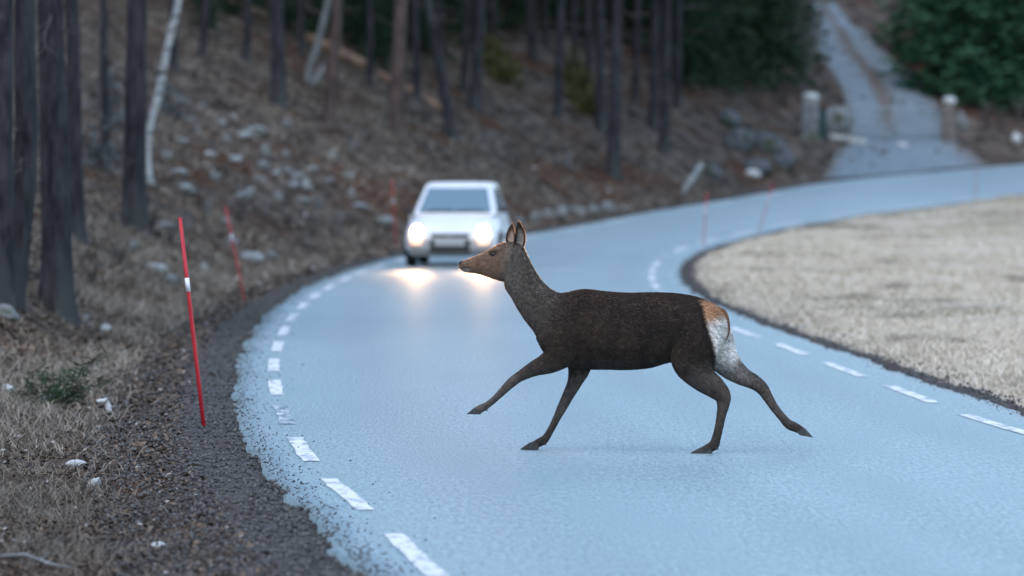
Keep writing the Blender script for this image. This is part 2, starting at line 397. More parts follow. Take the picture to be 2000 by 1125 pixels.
def pairs(mb, rows, sub=4, egg=.0, y=0.0):
    """rows: top px, top py, bottom px, bottom py, half width in m"""
    R = hermite_rows(rows, sub); C3 = []; RA = []; AXS = []
    for r in R:
        a = D(r[0], r[1], y); b = D(r[2], r[3], y); C3.append((a+b)/2); RA.append(np.linalg.norm(a-b)/2); AXS.append(a-b)
    ring_tube(mb, C3, RA, np.maximum(R[:,4], .004), 28, egg, AXS)
mb = MB()
# trunk
pairs(mb, [(1048,648,1050,664,.03),(1060,608,1064,688,.10),(1082,578,1084,704,.145),(1110,571,1112,717,.170),(1142,565,1144,721,.185),(1182,569.5,1182,721.5,.200),
           (1230,572.5,1230,722,.212),(1270,571.5,1270,718,.210),(1300,572,1302,709,.195),(1330,574.5,1332,704,.180),(1360,580,1360,704,.172),(1388,591,1386,698,.150),(1408,603,1404,686,.115),(1421,622,1416,668,.060),(1425,640,1422,655,.02)], 4, .18)
# neck
pairs(mb, [(1000,474,988,540,.040),(1014,474,985.5,549,.050),(1024,485,986,563,.053),(1034,508,998,581,.060),(1045.5,530,1010,602,.068),(1061,551.5,1026,626,.082),(1083,569.5,1043,647,.105),(1110,575,1060,676,.130),(1140,580,1082,698,.145)], 4, .10)
# head
pairs(mb, [(896.5,515,896.5,520,.012),(899,510.5,898,525,.024),(905,508.6,905,530.5,.029),(913,506,912,532.5,.030),(925,501.7,924,533.5,.030),(940,495.5,939,537,.035),(955,487.5,953,541.5,.045),(967,480.5,966,546,.056),(980,474.5,980,550,.060),(994,472.5,992,548,.058),(1006,473,1000,538,.052),(1016,478,1008,522,.036)], 4, .04)
# brow ridges and cheeks, both sides
for s in (-1, 1):
    limb(mb, [(954,491,s*.034,3,.010),(963,489,s*.047,5,.013),(973,486,s*.048,5,.012),(982,484,s*.040,3,.010)], 3)
    limb(mb, [(958,515,s*.028,8,.014),(972,520,s*.040,14,.018),(986,524,s*.040,14,.018),(996,520,s*.034,8,.014)], 3)
NS, FS = -1, 1      # near side (towards the viewer) and far side
# near fore leg, stretched forward
limb(mb, [(1118,618,NS*.120,22,.05),(1108,650,NS*.135,36,.062),(1096,686,NS*.125,32,.064),(1074,707,NS*.115,22,.054),(1044,720,NS*.110,14.5,.042),(1016,735,NS*.105,10.2,.033),(1000,746.5,NS*.105,10.0,.030),(986,760,NS*.103,8.6,.027),(967,779,NS*.100,6.8,.020),(952,791,NS*.098,7.0,.021),(943,796.5,NS*.098,8.2,.024),(934,800,NS*.097,7.4,.024),(922,804.5,NS*.097,5.0,.020)])
# far fore leg, on the ground
limb(mb, [(1125,640,FS*.105,30,.05),(1130,690,FS*.115,30,.058),(1131,720,FS*.112,22,.052),(1122,748,FS*.108,14.2,.042),(1109,774,FS*.105,11.0,.034),(1098,796,FS*.103,9.4,.030),(1090,812,FS*.102,7.8,.025),(1080,832,FS*.100,6.7,.020),(1070,850,FS*.100,6.9,.021),(1062,860,FS*.100,8.4,.024),(1050,866,FS*.100,7.6,.024),(1034,872,FS*.100,5.2,.020)])
# near hind leg, on the ground
limb(mb, [(1378,612,NS*.080,22,.05),(1366,642,NS*.105,42,.070),(1355,680,NS*.120,48,.078),(1356,712,NS*.118,40,.070),(1373,739,NS*.110,27,.055),(1396,757,NS*.104,21.5,.042),(1411,773,NS*.102,17.0,.033),(1413,790,NS*.102,12.5,.028),(1409,812,NS*.101,9.2,.023),(1404,838,NS*.100,8.4,.021),(1399,858,NS*.100,8.6,.023),(1395,869,NS*.100,10.0,.026),(1384,876,NS*.100,8.6,.025),(1366,882,NS*.100,5.5,.021)])
# far hind leg, kicked out behind
limb(mb, [(1382,622,FS*.070,24,.05),(1392,655,FS*.095,38,.066),(1408,692,FS*.110,32,.064),(1427,717,FS*.108,24.5,.055),(1450,735,FS*.104,18.0,.044),(1472,746,FS*.102,14.5,.035),(1488,758,FS*.102,12.5,.030),(1500,776,FS*.101,10.0,.026),(1512,795,FS*.100,8.3,.022),(1528,815,FS*.100,7.9,.021),(1541,829,FS*.100,9.2,.024),(1553,834.5,FS*.100,9.0,.025),(1571,844,FS*.100,6.6,.022)])
# tail
limb(mb, [(1404,604,0,4,.016),(1413,612,0,6,.020),(1418,632,0,6.4,.022),(1418,650,0,5,.018),(1416,662,0,2.2,.008)])
tmp = bpy.data.objects.new('tmp', mb.mesh('tmp')); C.objects.link(tmp)
rm = tmp.modifiers.new('r', 'REMESH'); rm.mode = 'VOXEL'; rm.voxel_size = .0062
sm = tmp.modifiers.new('s', 'SMOOTH'); sm.factor = .5; sm.iterations = 7
dg = bpy.context.evaluated_depsgraph_get(); dg.update()
body_me = bpy.data.meshes.new_from_object(tmp.evaluated_get(dg)); body_me.name = 'deer_body'
bpy.data.objects.remove(tmp)

# ears: cupped shells joined into the same mesh
def ear(base, tip, back, width_px, y0, y1, open_y):
    """spoon-shaped ear: rows from base to tip; open_y = side on which the hollow faces"""
    V = []; KE = []; nU, nV = 17, 11
    b = D(*base, y0); t = D(*tip, y1); ax_ = t-b; Lh = np.linalg.norm(ax_); ax_ /= Lh
    side = np.array((ax_[2], 0, -ax_[0])); side /= np.linalg.norm(side); nrm = np.cross(ax_, side); nrm *= np.sign(nrm[1])*open_y
    for layer in (0, 1):
        for i in range(nU):
            u = i/(nU-1); w = width_px*SC*(math.sin(PI*min(1, u*.86+.13))**.75)*(1-.15*u); bow = back*SC*math.sin(PI*u)
            for j in range(nV):
                a = (j/(nV-1)-.5)*2; dep = .8*w*(1-a*a)*(1-.35*u)
                pale = (1-layer)*max(0,min(1,(.72-abs(a))*4))*max(0,min(1,(.80-u)*5)); KE.append(np.array((.060,.038,.027))*(1-pale)+np.array((.46,.38,.32))*pale)
                V.append(b + ax_*Lh*u + side*(a*w+bow) - nrm*(dep + (.005*(1-.55*abs(a)) if layer else 0)))
    Fs = []; L1 = nU*nV
    for i in range(nU-1):
        for j in range(nV-1):
            q = (i*nV+j, i*nV+j+1, (i+1)*nV+j+1, (i+1)*nV+j); Fs.append(q); Fs.append(tuple(L1+k for k in q[::-1]))
    rim = [i*nV for i in range(nU)] + [(nU-1)*nV+j for j in range(1, nV)] + [i*nV+nV-1 for i in range(nU-2, -1, -1)]
    for a_, b_ in zip(rim[:-1], rim[1:]): Fs.append((a_, b_, L1+b_, L1+a_))
    return V, Fs, KE
bm = bmesh.new(); EARC = []; bm.from_mesh(body_me); nbody = len(bm.verts)
for e in (ear((1009,494), (1012.5,432), 5, 12.0, -.022, -.066, -1), ear((1000,490), (1000,436), -3, 10.5, .020, .060, -1)):
    vs_ = [bm.verts.new(p) for p in e[0]]; EARC += e[2]
    for f in e[1]:
        bm.faces.new([vs_[i] for i in f])
bmesh.ops.recalc_face_normals(bm, faces=bm.faces)
for f in bm.faces: f.smooth = True
bm.to_mesh(body_me); bm.free()
# coat colours by place on the animal
nv = len(body_me.vertices); co = np.empty(nv*3, dtype=np.float32); body_me.vertices.foreach_get('co', co); co = co.reshape(-1,3)
no_ = np.empty(nv*3, dtype=np.float32); body_me.vertices.foreach_get('normal', no_); no_ = no_.reshape(-1,3)
def coat(co, no_, is_ear):
    X = DX0 + co[:,0]*cy_ + co[:,1]*sy_; Yd = DY0 - co[:,0]*sy_ + co[:,1]*cy_
    px = 1000 + X/Yd*F; py = HOR - (co[:,2]-CAMZ)/Yd*F; yl = co[:,1]
    n1 = fnoise(co[:,0]*9, co[:,2]*9+co[:,1]*7, 81); n2 = fnoise(co[:,0]*40, co[:,2]*40+co[:,1]*30, 84)
    def blend(c, w, k): return c*(1-w[:,None]) + np.array(k)*w[:,None]
    c = np.tile(np.array((.040,.027,.020)), (len(co),1))
    c = blend(c, .45*smooth(-.1,.5,n1), (.080,.052,.035))
    c = blend(c, .6*smooth(600,572,py)*smooth(1080,1120,px), (.056,.034,.022))          # warmer back line
    c = blend(c, smooth(1120,1040,px+.35*(py-600))*smooth(760,660,py), (.110,.090,.074))   # neck
    c = blend(c, smooth(1004,965,px+.15*(py-500))*smooth(620,560,py), (.175,.105,.068))  # face
    c = blend(c, smooth(690,735,py), (.088,.069,.058))                                    # legs
    c = blend(c, .7*smooth(800,860,py), (.042,.033,.028))
    c = blend(c, smooth(.2,.9,-no_[:,2])*smooth(1100,1150,px)*smooth(1320,1290,px)*smooth(690,712,py)*.6, (.085,.07,.06))   # belly
    c = blend(c, .55*smooth(.1,.55,fnoise(co[:,0]*4+3, co[:,2]*5, 87))*smooth(560,600,py)*smooth(1090,1130,px), (.018,.013,.011))   # dark flank patches
    # rump: tan above, white below and on the inner thigh
    ex = px-.27*(py-588)+3*n1
    rb = smooth(1363,1372,ex)*smooth(716,694,py)
    c = blend(c, smooth(1354,1363,ex)*(1-smooth(1364,1370,ex))*smooth(586,600,py)*smooth(720,690,py)*.8, (.014,.010,.009))
    c = blend(c, rb*smooth(582,590,py), (.42,.235,.13))
    c = blend(c, rb*smooth(618,642,py+.35*(ex-1375)), (.74,.69,.64))
    c = blend(c, smooth(.02,.05,yl)*smooth(1392,1402,px)*smooth(1446,1432,px)*smooth(636,655,py)*smooth(732,712,py), (.72,.68,.64))
    c = blend(c, .55*smooth(.03,.06,yl)*smooth(1396,1404,px)*smooth(1480,1450,px)*smooth(700,715,py)*smooth(762,735,py), (.30,.27,.245))
    # tail
    tl_ = (np.abs(yl) < .03) & (px > 1409) & (py > 602) & (py < 666)
    c[tl_] = (.26,.135,.072)
    # nose, mouth, chin
    nose = smooth(905,899,px)*smooth(522,514,py); c = blend(c, nose, (.018,.016,.016))
    c = blend(c, smooth(920,912,px)*smooth(522,526,py)*.7, (.34,.30,.26))
    c = blend(c, np.exp(-((py-523.5+(px-905)*.10)/1.2)**2)*smooth(926,918,px)*smooth(898,902,px)*.85, (.03,.024,.022))
    # eye surround
    c = blend(c, np.exp(-(((px-963)/8)**2+((py-496)/5)**2))*.75, (.040,.030,.025))
    c = blend(c, np.exp(-(((px-949)/6)**2+((py-500)/2.2)**2))*.6, (.045,.034,.028))
    if is_ear is not None: c[is_ear] = np.array(EARC)
    return c*(1+.42*n2[:,None])
is_ear = np.arange(nv) >= nbody
CO = coat(co, no_, is_ear)
a = body_me.color_attributes.new('Col', 'FLOAT_COLOR', 'POINT'); c4 = np.ones((nv,4), dtype=np.float32); c4[:,:3] = CO; a.data.foreach_set('color', c4.ravel())
M['fur'] = mat('deer_coat', (.75,.75,.75), (1.15,1.15,1.15), 60, .8, .5, 120, spec=.2, attr=True, bdist=.006)
M['fur_hair'] = mat('deer_hair', (1,1,1), None, rough=.6, spec=.35, attr=True)
M['hoof'] = mat('deer_hoof', (.016,.015,.015), (.045,.042,.04), 30, .45, spec=.4)
M['eye'] = mat('deer_eye', (.008,.006,.005), None, rough=.06, spec=.6)
_n = M['fur_hair'].node_tree.nodes; _l = M['fur_hair'].node_tree.links; _t = _n.new('ShaderNodeBsdfTranslucent'); _m = _n.new('ShaderNodeMixShader'); _m.inputs[0].default_value = .45
_l.new(_n['Attribute'].outputs['Color'], _t.inputs['Color']); _l.new(_n['Principled BSDF'].outputs[0], _m.inputs[1]); _l.new(_t.outputs[0], _m.inputs[2]); _l.new(_m.outputs[0], _n['Material Output'].inputs['Surface'])
body_me.materials.clear(); body_me.materials.append(M['fur'])
deer = empty('deer', (DX0, DY0, 0), -YAW)
tag(deer, 'dark brown deer running across the road with pale rump and ears pricked', 'deer')
link('body', body_me, deer)
# eyes
for s in (-1, 1):
    bm = bmesh.new(); bmesh.ops.create_uvsphere(bm, u_segments=16, v_segments=10, radius=.0135)
    me = bpy.data.meshes.new('eye'); bm.to_mesh(me); bm.free(); me.polygons.foreach_set('use_smooth', np.ones(len(me.polygons), dtype=bool))
    o = link('eye', me, deer, M['eye']); o.location = D(963, 496, s*.0475); o.scale = (1.25, .7, .85)
# cloven hooves: two toes each, plus dew claws
def hoof(toe, heel_top, heel_bot, y, fur_top):
    mbh = MB(); t = D(*toe, y); hb = D(*heel_bot, y); ht = D(*heel_top, y); ft = D(*fur_top, y)
    for s in (-1, 1):
        o = np.array((0, s*.0145, 0)); w = np.array((0, .0125, 0)); tt = np.array((0, -s*.005, 0))
        V = [hb+o-w, hb+o+w, t+o*.8-w*.35+tt, t+o*.8+w*.35+tt, ht+o*.9-w*.8, ht+o*.9+w*.8, ft+o*.9-w*.7, ft+o*.9+w*.7,
             hb*.5+t*.5+o-w*1.05, hb*.5+t*.5+o+w*1.05]
        mbh.add(V, [(0,8,9,1),(8,2,3,9),(4,5,7,6),(6,7,3,2),(0,1,5,4),(0,4,6,8),(8,6,2),(1,9,7,5),(9,3,7)])
    return mbh.build('hoof', M['hoof'], deer, smooth=False, bevel=.003)
hoof((911,809), (944,800), (938,809.5), NS*.097, (927,797.5))
hoof((1015.5,878), (1054,867), (1050,879.5), FS*.100, (1036,864))
hoof((1345,887), (1392,876), (1390,887.5), NS*.100, (1370,873.5))
hoof((1589,855), (1558,843), (1563,850), FS*.100, (1572,836.5))
for px_, py_, y_, dx, dz in ((948,799,NS*.1,4,4),(1062,865,FS*.1,5,5),(1398,874,NS*.1,5,5),(1547,829,FS*.1,4,-3)):
    m_ = MB()
    for s in (-1, 1):
        p = D(px_, py_, y_+s*.013); q = D(px_+dx, py_+dz, y_+s*.016); m_.tube([p, q], [.009, .003], 7)
    m_.build('dew_claw', M['hoof'], deer, smooth=True)
# short coat hair
def hair(n):
    body_me.calc_loop_triangles(); nt_ = len(body_me.loop_triangles); tri = np.empty(nt_*3, dtype=np.int32); body_me.loop_triangles.foreach_get('vertices', tri); tri = tri.reshape(-1,3)
    A, B, Cc = co[tri[:,0]], co[tri[:,1]], co[tri[:,2]]; area = np.linalg.norm(np.cross(B-A, Cc-A), axis=1)
    pick = rng.choice(nt_, n, p=area/area.sum()); r1 = np.sqrt(rng.random(n)); r2 = rng.random(n)
    wts = np.c_[1-r1, r1*(1-r2), r1*r2]; T = tri[pick]
    P = (co[T]*wts[:,:,None]).sum(1); Nn = (no_[T]*wts[:,:,None]).sum(1); Nn /= np.linalg.norm(Nn, axis=1)[:,None]+1e-9; K = (CO[T]*wts[:,:,None]).sum(1)
    leg = smooth(.60,.48,P[:,2]); head = smooth(-.62,-.80,P[:,0])
    flow = np.c_[np.ones(n)*(1-.9*leg)-0*head, np.zeros(n), -.35-.9*leg]; flow += rng.normal(0, .22, (n,3))
    flow -= (flow*Nn).sum(1)[:,None]*Nn; flow /= np.linalg.norm(flow, axis=1)[:,None]+1e-9
    isr = P[:,2] > 1.42
    Lh = (.017 - .009*leg - .011*head)*(.7+.6*rng.random(n)); Lh = np.where(isr, .012, Lh)
    d1 = Nn*.42+flow; d1 /= np.linalg.norm(d1, axis=1)[:,None]; d2 = Nn*.10+flow; d2 /= np.linalg.norm(d2, axis=1)[:,None]
    p1 = P + d1*(Lh*.5)[:,None]; p2 = p1 + d2*(Lh*.5)[:,None]
    hc = bpy.data.hair_curves.new('coat_hair'); hc.add_curves([3]*n)
    pos = np.stack([P-Nn*.001, p1, p2], 1).astype(np.float32); hc.attributes['position'].data.foreach_set('vector', pos.ravel())
    rad = np.tile(np.array((.0008,.0007,.0002), dtype=np.float32), n)
    ra = hc.attributes.get('radius') or hc.attributes.new('radius', 'FLOAT', 'POINT'); ra.data.foreach_set('value', rad)
    K = K*(.45+1.35*rng.random((n,1))**1.5); c4 = np.ones((n,4), dtype=np.float32); c4[:,:3] = K
    ca = hc.attributes.new('Col', 'FLOAT_COLOR', 'CURVE'); ca.data.foreach_set('color', c4.ravel())
    o = bpy.data.objects.new('coat_hair', hc); C.objects.link(o); hc.materials.append(M['fur_hair']); o.parent = deer; o['kind'] = 'stuff'
hair(110000)
# ------------------------------------------------------------ the oncoming car
M['car_paint'] = mat('white_car_paint', (.70,.71,.72), (.74,.75,.76), 3, .32, spec=.5)
M['glass'] = mat('car_glass', (.125,.195,.225), None, rough=.08, spec=1.0)  # base colour brightened to carry the sky's reflection
M['black_trim'] = mat('black_trim', (.018,.018,.020), (.035,.034,.034), 20, .55, spec=.4)
M['grey_trim'] = mat('grey_trim', (.16,.15,.145), (.22,.21,.2), 10, .6)
M['bumper_grey'] = mat('bumper_grey', (.34,.315,.295), (.42,.39,.37), 6, .55)
M['tyre'] = mat('tyre', (.014,.014,.014), (.03,.03,.03), 30, .85, spec=.2)
M['rim'] = mat('steel_rim', (.30,.30,.31), (.42,.42,.43), 12, .4, spec=.5, metal=.6)
M['plate'] = mat('number_plate', (.42,.40,.39), None, rough=.5)

M['chrome'] = mat('chrome', (.6,.6,.62), None, rough=.2, metal=1.0)
M['interior'] = mat('car_interior', (.03,.03,.032), (.05,.05,.05), 10, .8)
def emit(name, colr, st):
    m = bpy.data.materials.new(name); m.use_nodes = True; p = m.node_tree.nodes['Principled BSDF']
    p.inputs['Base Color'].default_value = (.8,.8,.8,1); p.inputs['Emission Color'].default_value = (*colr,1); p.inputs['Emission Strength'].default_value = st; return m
M['lamp_on'] = emit('headlight_glow', (1.0,.64,.30), 28.0)
M['amber'] = emit('amber_flare_glow', (1.0,.40,.10), .6)  # weak emission imitating the orange headlight flare
CARY = 101.35; CARX = (879-1000)/F*CARY; CTH = math.radians(4.3)
car = empty('car', (CARX, CARY, float(z0(CARY+1.8))), -CTH)
tag(car, 'white small hatchback driving towards the deer with both headlights on', 'car')
def loft(stations, name, m, smooth_=True):
    V = []; n = len(stations[0]); Fs = []
    for s in stations: V += s
    for i in range(len(stations)-1):
        for k in range(n): Fs.append((i*n+k, i*n+(k+1)%n, (i+1)*n+(k+1)%n, (i+1)*n+k))
    Fs.append(tuple(range(n))); Fs.append(tuple((len(stations)-1)*n+k for k in range(n))[::-1])
    mb = MB().add(V, Fs); return mb.build(name, m, car, smooth_)
def superring(y, w, zb, zt, e=5.0, n=36, tum=.06):
    out = []
    for k in range(n):
        a = 2*PI*(k+.5)/n; c, s = math.cos(a), math.sin(a)
        x = math.copysign(abs(c)**(2/e), c); z = math.copysign(abs(s)**(2/e), s)
        zz = (zb+zt)/2 + z*(zt-zb)/2; out.append((x*w*(1-tum*max(0, z)**2), y, zz))
    return out
Yk = [-.01,.0,.05,.14,.30,.55,.85,1.05,1.4,2.0,2.7,3.2,3.5,3.66,3.74,3.75]
Wk = [.60,.66,.755,.80,.825,.835,.838,.838,.838,.838,.838,.83,.81,.77,.70,.62]
Zt = [.52,.58,.635,.685,.745,.82,.90,.945,.955,.96,.965,.965,.955,.92,.82,.74]
Zb = [.30,.27,.24,.21,.19,.18,.18,.18,.18,.18,.18,.19,.22,.26,.32,.36]
loft([superring(y, w, b, t) for y, w, t, b in zip(Yk, Wk, Zt, Zb)], 'body', M['car_paint'])
# cabin shell: rounded plan rings from beltline to roof
def planring(z, x, y0, y1, r=.12, n=6):
    out = []
    for cx, cy, a0 in ((x-r, y1-r, 0), (-x+r, y1-r, PI/2), (-x+r, y0+r, PI), (x-r, y0+r, 3*PI/2)):
        for k in range(n): a = a0+PI/2*k/(n-1); out.append((cx+r*math.cos(a), cy+r*math.sin(a), z))
    return out
def cab(z): u = (z-.92)/.50; return .755-.145*u, .93+.80*u, 3.60-.30*u
rings = []
for z in (.90,.95,1.05,1.2,1.32,1.40,1.43): x, a, b = cab(z); rings.append(planring(z, x, a, b, .10))
for z, k in ((1.465,.03),(1.488,.09),(1.50,.22),(1.506,.45)): x, a, b = cab(1.43); rings.append(planring(z, x-k*.8, a+k, b-k, .10))
loft(rings, 'cabin', M['car_paint'])
def pane(name, corners, m, off, th=.008, parent=car):
    """thin slab from four corners, lifted off its surface"""
    c = [Vector(p) for p in corners]; nrm = (c[1]-c[0]).cross(c[3]-c[0]).normalized()
    cen = sum(c, Vector())/4
    if nrm.dot(cen-Vector((0,2.2,1.0))) < 0: nrm = -nrm
    V = [p+nrm*off for p in c]+[p+nrm*(off-th) for p in c]
    return MB().add(V, [(0,1,2,3),(7,6,5,4),(0,4,5,1),(1,5,6,2),(2,6,7,3),(3,7,4,0)]).build(name, m, parent, bevel=.003)
def fr(z, x): return (x, cab(z)[1], z)
ws = pane('windscreen', [fr(.985,-.655), fr(.985,.655), fr(1.40,.535), fr(1.40,-.535)], M['glass'], .006)
MB().box(-.63,.63,-.006,.006,-.012,.012, Matrix.Translation((0,cab(.965)[1]-.012,.975))).build('wiper_cowl', M['black_trim'], car)
for x0 in (-.50, .05):
    MB().tube([(x0,.985,.995),(x0+.45,1.01,1.01)], .010, 6).build('wiper', M['black_trim'], car)
for s in (-1, 1):
    def sd_(z, y): return (s*(cab(z)[0]+.001), y, z)
    pane('side_window', [sd_(.99,1.32), sd_(.99,2.30), sd_(1.39,2.30), sd_(1.39,1.90)], M['glass'], .006)
    pane('side_window', [sd_(.99,2.40), sd_(.99,3.25), sd_(1.39,3.02), sd_(1.39,2.40)], M['glass'], .006)
    # door mirrors
    mr = MB().add([(s*.78,1.14,.97),(s*.78,1.22,.97),(s*.93,1.20,.96),(s*.94,1.12,.96),(s*.79,1.14,1.06),(s*.79,1.22,1.06),(s*.92,1.20,1.07),(s*.93,1.12,1.07)],
        [(0,1,2,3),(4,5,6,7),(0,1,5,4),(1,2,6,5),(2,3,7,6),(3,0,4,7)]).build('door_mirror', M['black_trim'], car, bevel=.02)
    MB().tube([(s*.74,1.2,.97),(s*.82,1.18,.99)], .022, 8).build('mirror_arm', M['black_trim'], mr)
    # doors with handle
    dr = MB().box(min(s*.836,s*.846),max(s*.836,s*.846),1.25,2.32,.30,.90).build('door', M['car_paint'], car, bevel=.006)
    MB().box(min(s*.844,s*.866),max(s*.844,s*.866),2.05,2.22,.76,.80).build('door_handle', M['black_trim'], dr, bevel=.005)
    MB().box(min(s*.836,s*.856),max(s*.836,s*.856),.75,3.1,.50,.56).build('side_moulding', M['black_trim'], car, bevel=.006)
    # headlight unit
    hl = MB().add([(s*.455,-.012,.575),(s*.715,.055,.58),(s*.725,.07,.715),(s*.47,-.0,.70),(s*.455,.14,.575),(s*.715,.2,.58),(s*.725,.22,.715),(s*.47,.16,.70)],
        [(0,1,2,3),(7,6,5,4),(0,1,5,4),(1,2,6,5),(2,3,7,6),(3,0,4,7)]).build('headlight', M['chrome'], car, bevel=.012)
    lm = MB().tube([(s*.59,-.015,.642),(s*.59,.05,.642)], [.096,.096], 20).build('lamp', M['lamp_on'], hl)
    MB().tube([(s*.59,-.018,.642),(s*.59,-.012,.642)], [.102,.106], 20, cap=False).build('lamp_ring', M['chrome'], hl)
    MB().box(min(s*.50,s*.70),max(s*.50,s*.70),-.075,.10,.405,.53).build('flare_glow_box', M['amber'], car, bevel=.008)  # glowing box added for the orange flare below the lamp
    sl = bpy.data.lights.new('headlight_beam', 'SPOT'); sl.energy = 250; sl.color = (1.0,.60,.30); sl.spot_size = math.radians(26); sl.spot_blend = .9; sl.shadow_soft_size = .07
    so = bpy.data.objects.new('headlight_beam', sl); C.objects.link(so); so.parent = hl
    so.location = (s*.59, -.06, .642); so.rotation_euler = (math.radians(88.6), 0, math.radians(180)); 
    hb = bpy.data.lights.new('deer_rim_spot', 'SPOT'); hb.energy = 2400000; hb.color = (1.0,.70,.38); hb.spot_size = math.radians(3.2); hb.spot_blend = 1.0; hb.shadow_soft_size = .07  # extra spot added off the car's axis to rim-light the deer's head
    ho = bpy.data.objects.new('deer_rim_spot', hb); C.objects.link(ho); ho.parent = hl; ho.location = (s*.59, -.06, .642)
    tgt = Matrix.Rotation(CTH, 3, 'Z') @ (Vector((-.05, 39.9, 2.37))-Vector((CARX, CARY, 0))) - Vector((s*.59,-.06,.642)); ho.rotation_euler = tgt.to_track_quat('-Z','Y').to_euler()
    # wheels
    for yw in (.66, 3.02):
        wh = empty('wheel', (s*.745, yw, .285)); wh.parent = car
        T = MB(); pr = [(-.085,.20),(-.09,.25),(-.075,.278),(-.03,.285),(.03,.285),(.075,.278),(.09,.25),(.085,.20)]; nn_ = 28
        V = [(x, r*math.cos(2*PI*k/nn_), r*math.sin(2*PI*k/nn_)) for x, r in pr for k in range(nn_)]
        Fs = [(i*nn_+k, i*nn_+(k+1)%nn_, ((i+1)%len(pr))*nn_+(k+1)%nn_, ((i+1)%len(pr))*nn_+k) for i in range(len(pr)) for k in range(nn_)]
        T.add(V, Fs).build('tyre', M['tyre'], wh, smooth=True)
        R_ = MB().tube([(-s*.06,0,0),(s*.06,0,0),(s*.085,0,0)], [.205,.205,.17], 24)
        for k in range(6): a = 2*PI*k/6; R_.tube([(s*.08,.05*math.cos(a),.05*math.sin(a)),(s*.094,.17*math.cos(a),.17*math.sin(a))], [.028,.022], 6)
        R_.build('rim', M['rim'], wh)
        A = MB(); P_ = [(s*.838, yw+.335*math.cos(a), .285+.335*math.sin(a)) for a in np.linspace(-.25, PI+.25, 18)]
        A.tube(P_, .030, 8).build('wheel_arch', M['black_trim'], car, smooth=True)
MB().add([(-.36,-.014,.60),(.36,-.014,.60),(.33,-.012,.52),(-.33,-.012,.52),(-.36,.06,.60),(.36,.06,.60),(.33,.06,.52),(-.33,.06,.52)],
    [(0,1,2,3),(7,6,5,4),(0,1,5,4),(1,2,6,5),(2,3,7,6),(3,0,4,7)]).build('grille', M['black_trim'], car, bevel=.01)
for z in (.545,.575): MB().box(-.33,.33,-.024,-.01,z-.006,z+.006).build('grille_slat', M['chrome'] if z > .56 else M['black_trim'], car)
bmp = MB().add([(x, y, z) for z in (.30,.50) for x, y in ((-.80,.16),(-.74,.02),(-.55,-.055),(.55,-.055),(.74,.02),(.80,.16),(.6,.25),(-.6,.25))],
    [tuple(range(8))[::-1], tuple(range(8,16))]+[(k,(k+1)%8,8+(k+1)%8,8+k) for k in range(8)]).build('front_bumper', M['bumper_grey'], car, bevel=.03)
MB().box(-.36,.36,-.066,-.03,.255,.497).build('air_intake', M['black_trim'], bmp, bevel=.008)
MB().box(-.27,.27,-.078,-.058,.385,.485).build('number_plate', M['plate'], bmp, bevel=.004)
MB().box(-.70,.70,-.02,.25,.20,.30).build('front_spoiler', M['grey_trim'], car, bevel=.02)
MB().tube([(0,-.030,.565),(0,-.018,.565)], [.045,.048], 18).build('badge', M['chrome'], car)
rb_ = MB().box(-.76,.76,3.62,3.80,.30,.50).build('rear_bumper', M['car_paint'], car, bevel=.03)
pane('rear_window', [(-.60,cab(1.0)[2],1.02),(.60,cab(1.0)[2],1.02),(.52,cab(1.38)[2],1.38),(-.52,cab(1.38)[2],1.38)], M['glass'], .006)
MB().tube([(.35,2.0,1.49),(.35,2.25,1.75)], .006, 6).build('aerial', M['black_trim'], car)

# ------------------------------------------------------------ roadside snow poles
def snow_pole(base, top_off, length, label, ring=None, r=.024):
    """base on the ground, leaning so that its top moves by top_off"""
    t = empty('snow_pole', base)
    ax_ = Vector((top_off[0], top_off[1], 0)); ax_.z = math.sqrt(max(.1, length**2-ax_.length**2)); u = ax_.normalized()
    p = MB().tube([u*-.15, u*length*.33, u*length*.66, u*length], [r, r*.97, r*.93, r*.85], 14).build('shaft', M['pole_red'], t, smooth=True)
    if ring: MB().tube([u*length*ring[0], u*length*ring[1]], r*1.06, 14).build('reflector_band', M['reflector'], t, smooth=True)
    MB().tube([u*length, u*(length+.015)], [r*.9, r*.5], 12).build('end_cap', M['pole_red'], t)
    tag(t, label, 'pole', 'red snow poles along the road')
def pole_px(bx, by, tx, ty, label, ring=None, r=.019, dback=0.0):
    b = hit(bx, by); k = b.y/F; L_ = math.hypot(tx-bx, ty-by)*k
    snow_pole(b, ((tx-bx)*k, dback), L_, label, ring, r)
pole_px(398,838,352,428, 'tall bright red snow pole with white band on the gravel verge', (.655,.72), .0165)
pole_px(478,590,441,405, 'faint red snow pole standing at the foot of the stony wooded bank', (.655,.72), .0115)
pole_px(774,486,766,352, 'thin red snow pole just behind the white car', (.655,.72), .0105)
pole_px(1373,489,1381,378, 'red snow pole on the tip of the dry field inside the bend', (.655,.72), .0115)
pole_px(1480,462,1510,358, 'thin leaning red snow pole on the field edge, second beyond the bend', (.655,.72), .0095)
pole_px(1905,391,1907,332, 'thin red snow pole on the field edge opposite the gravel track', (.655,.72), .0095)
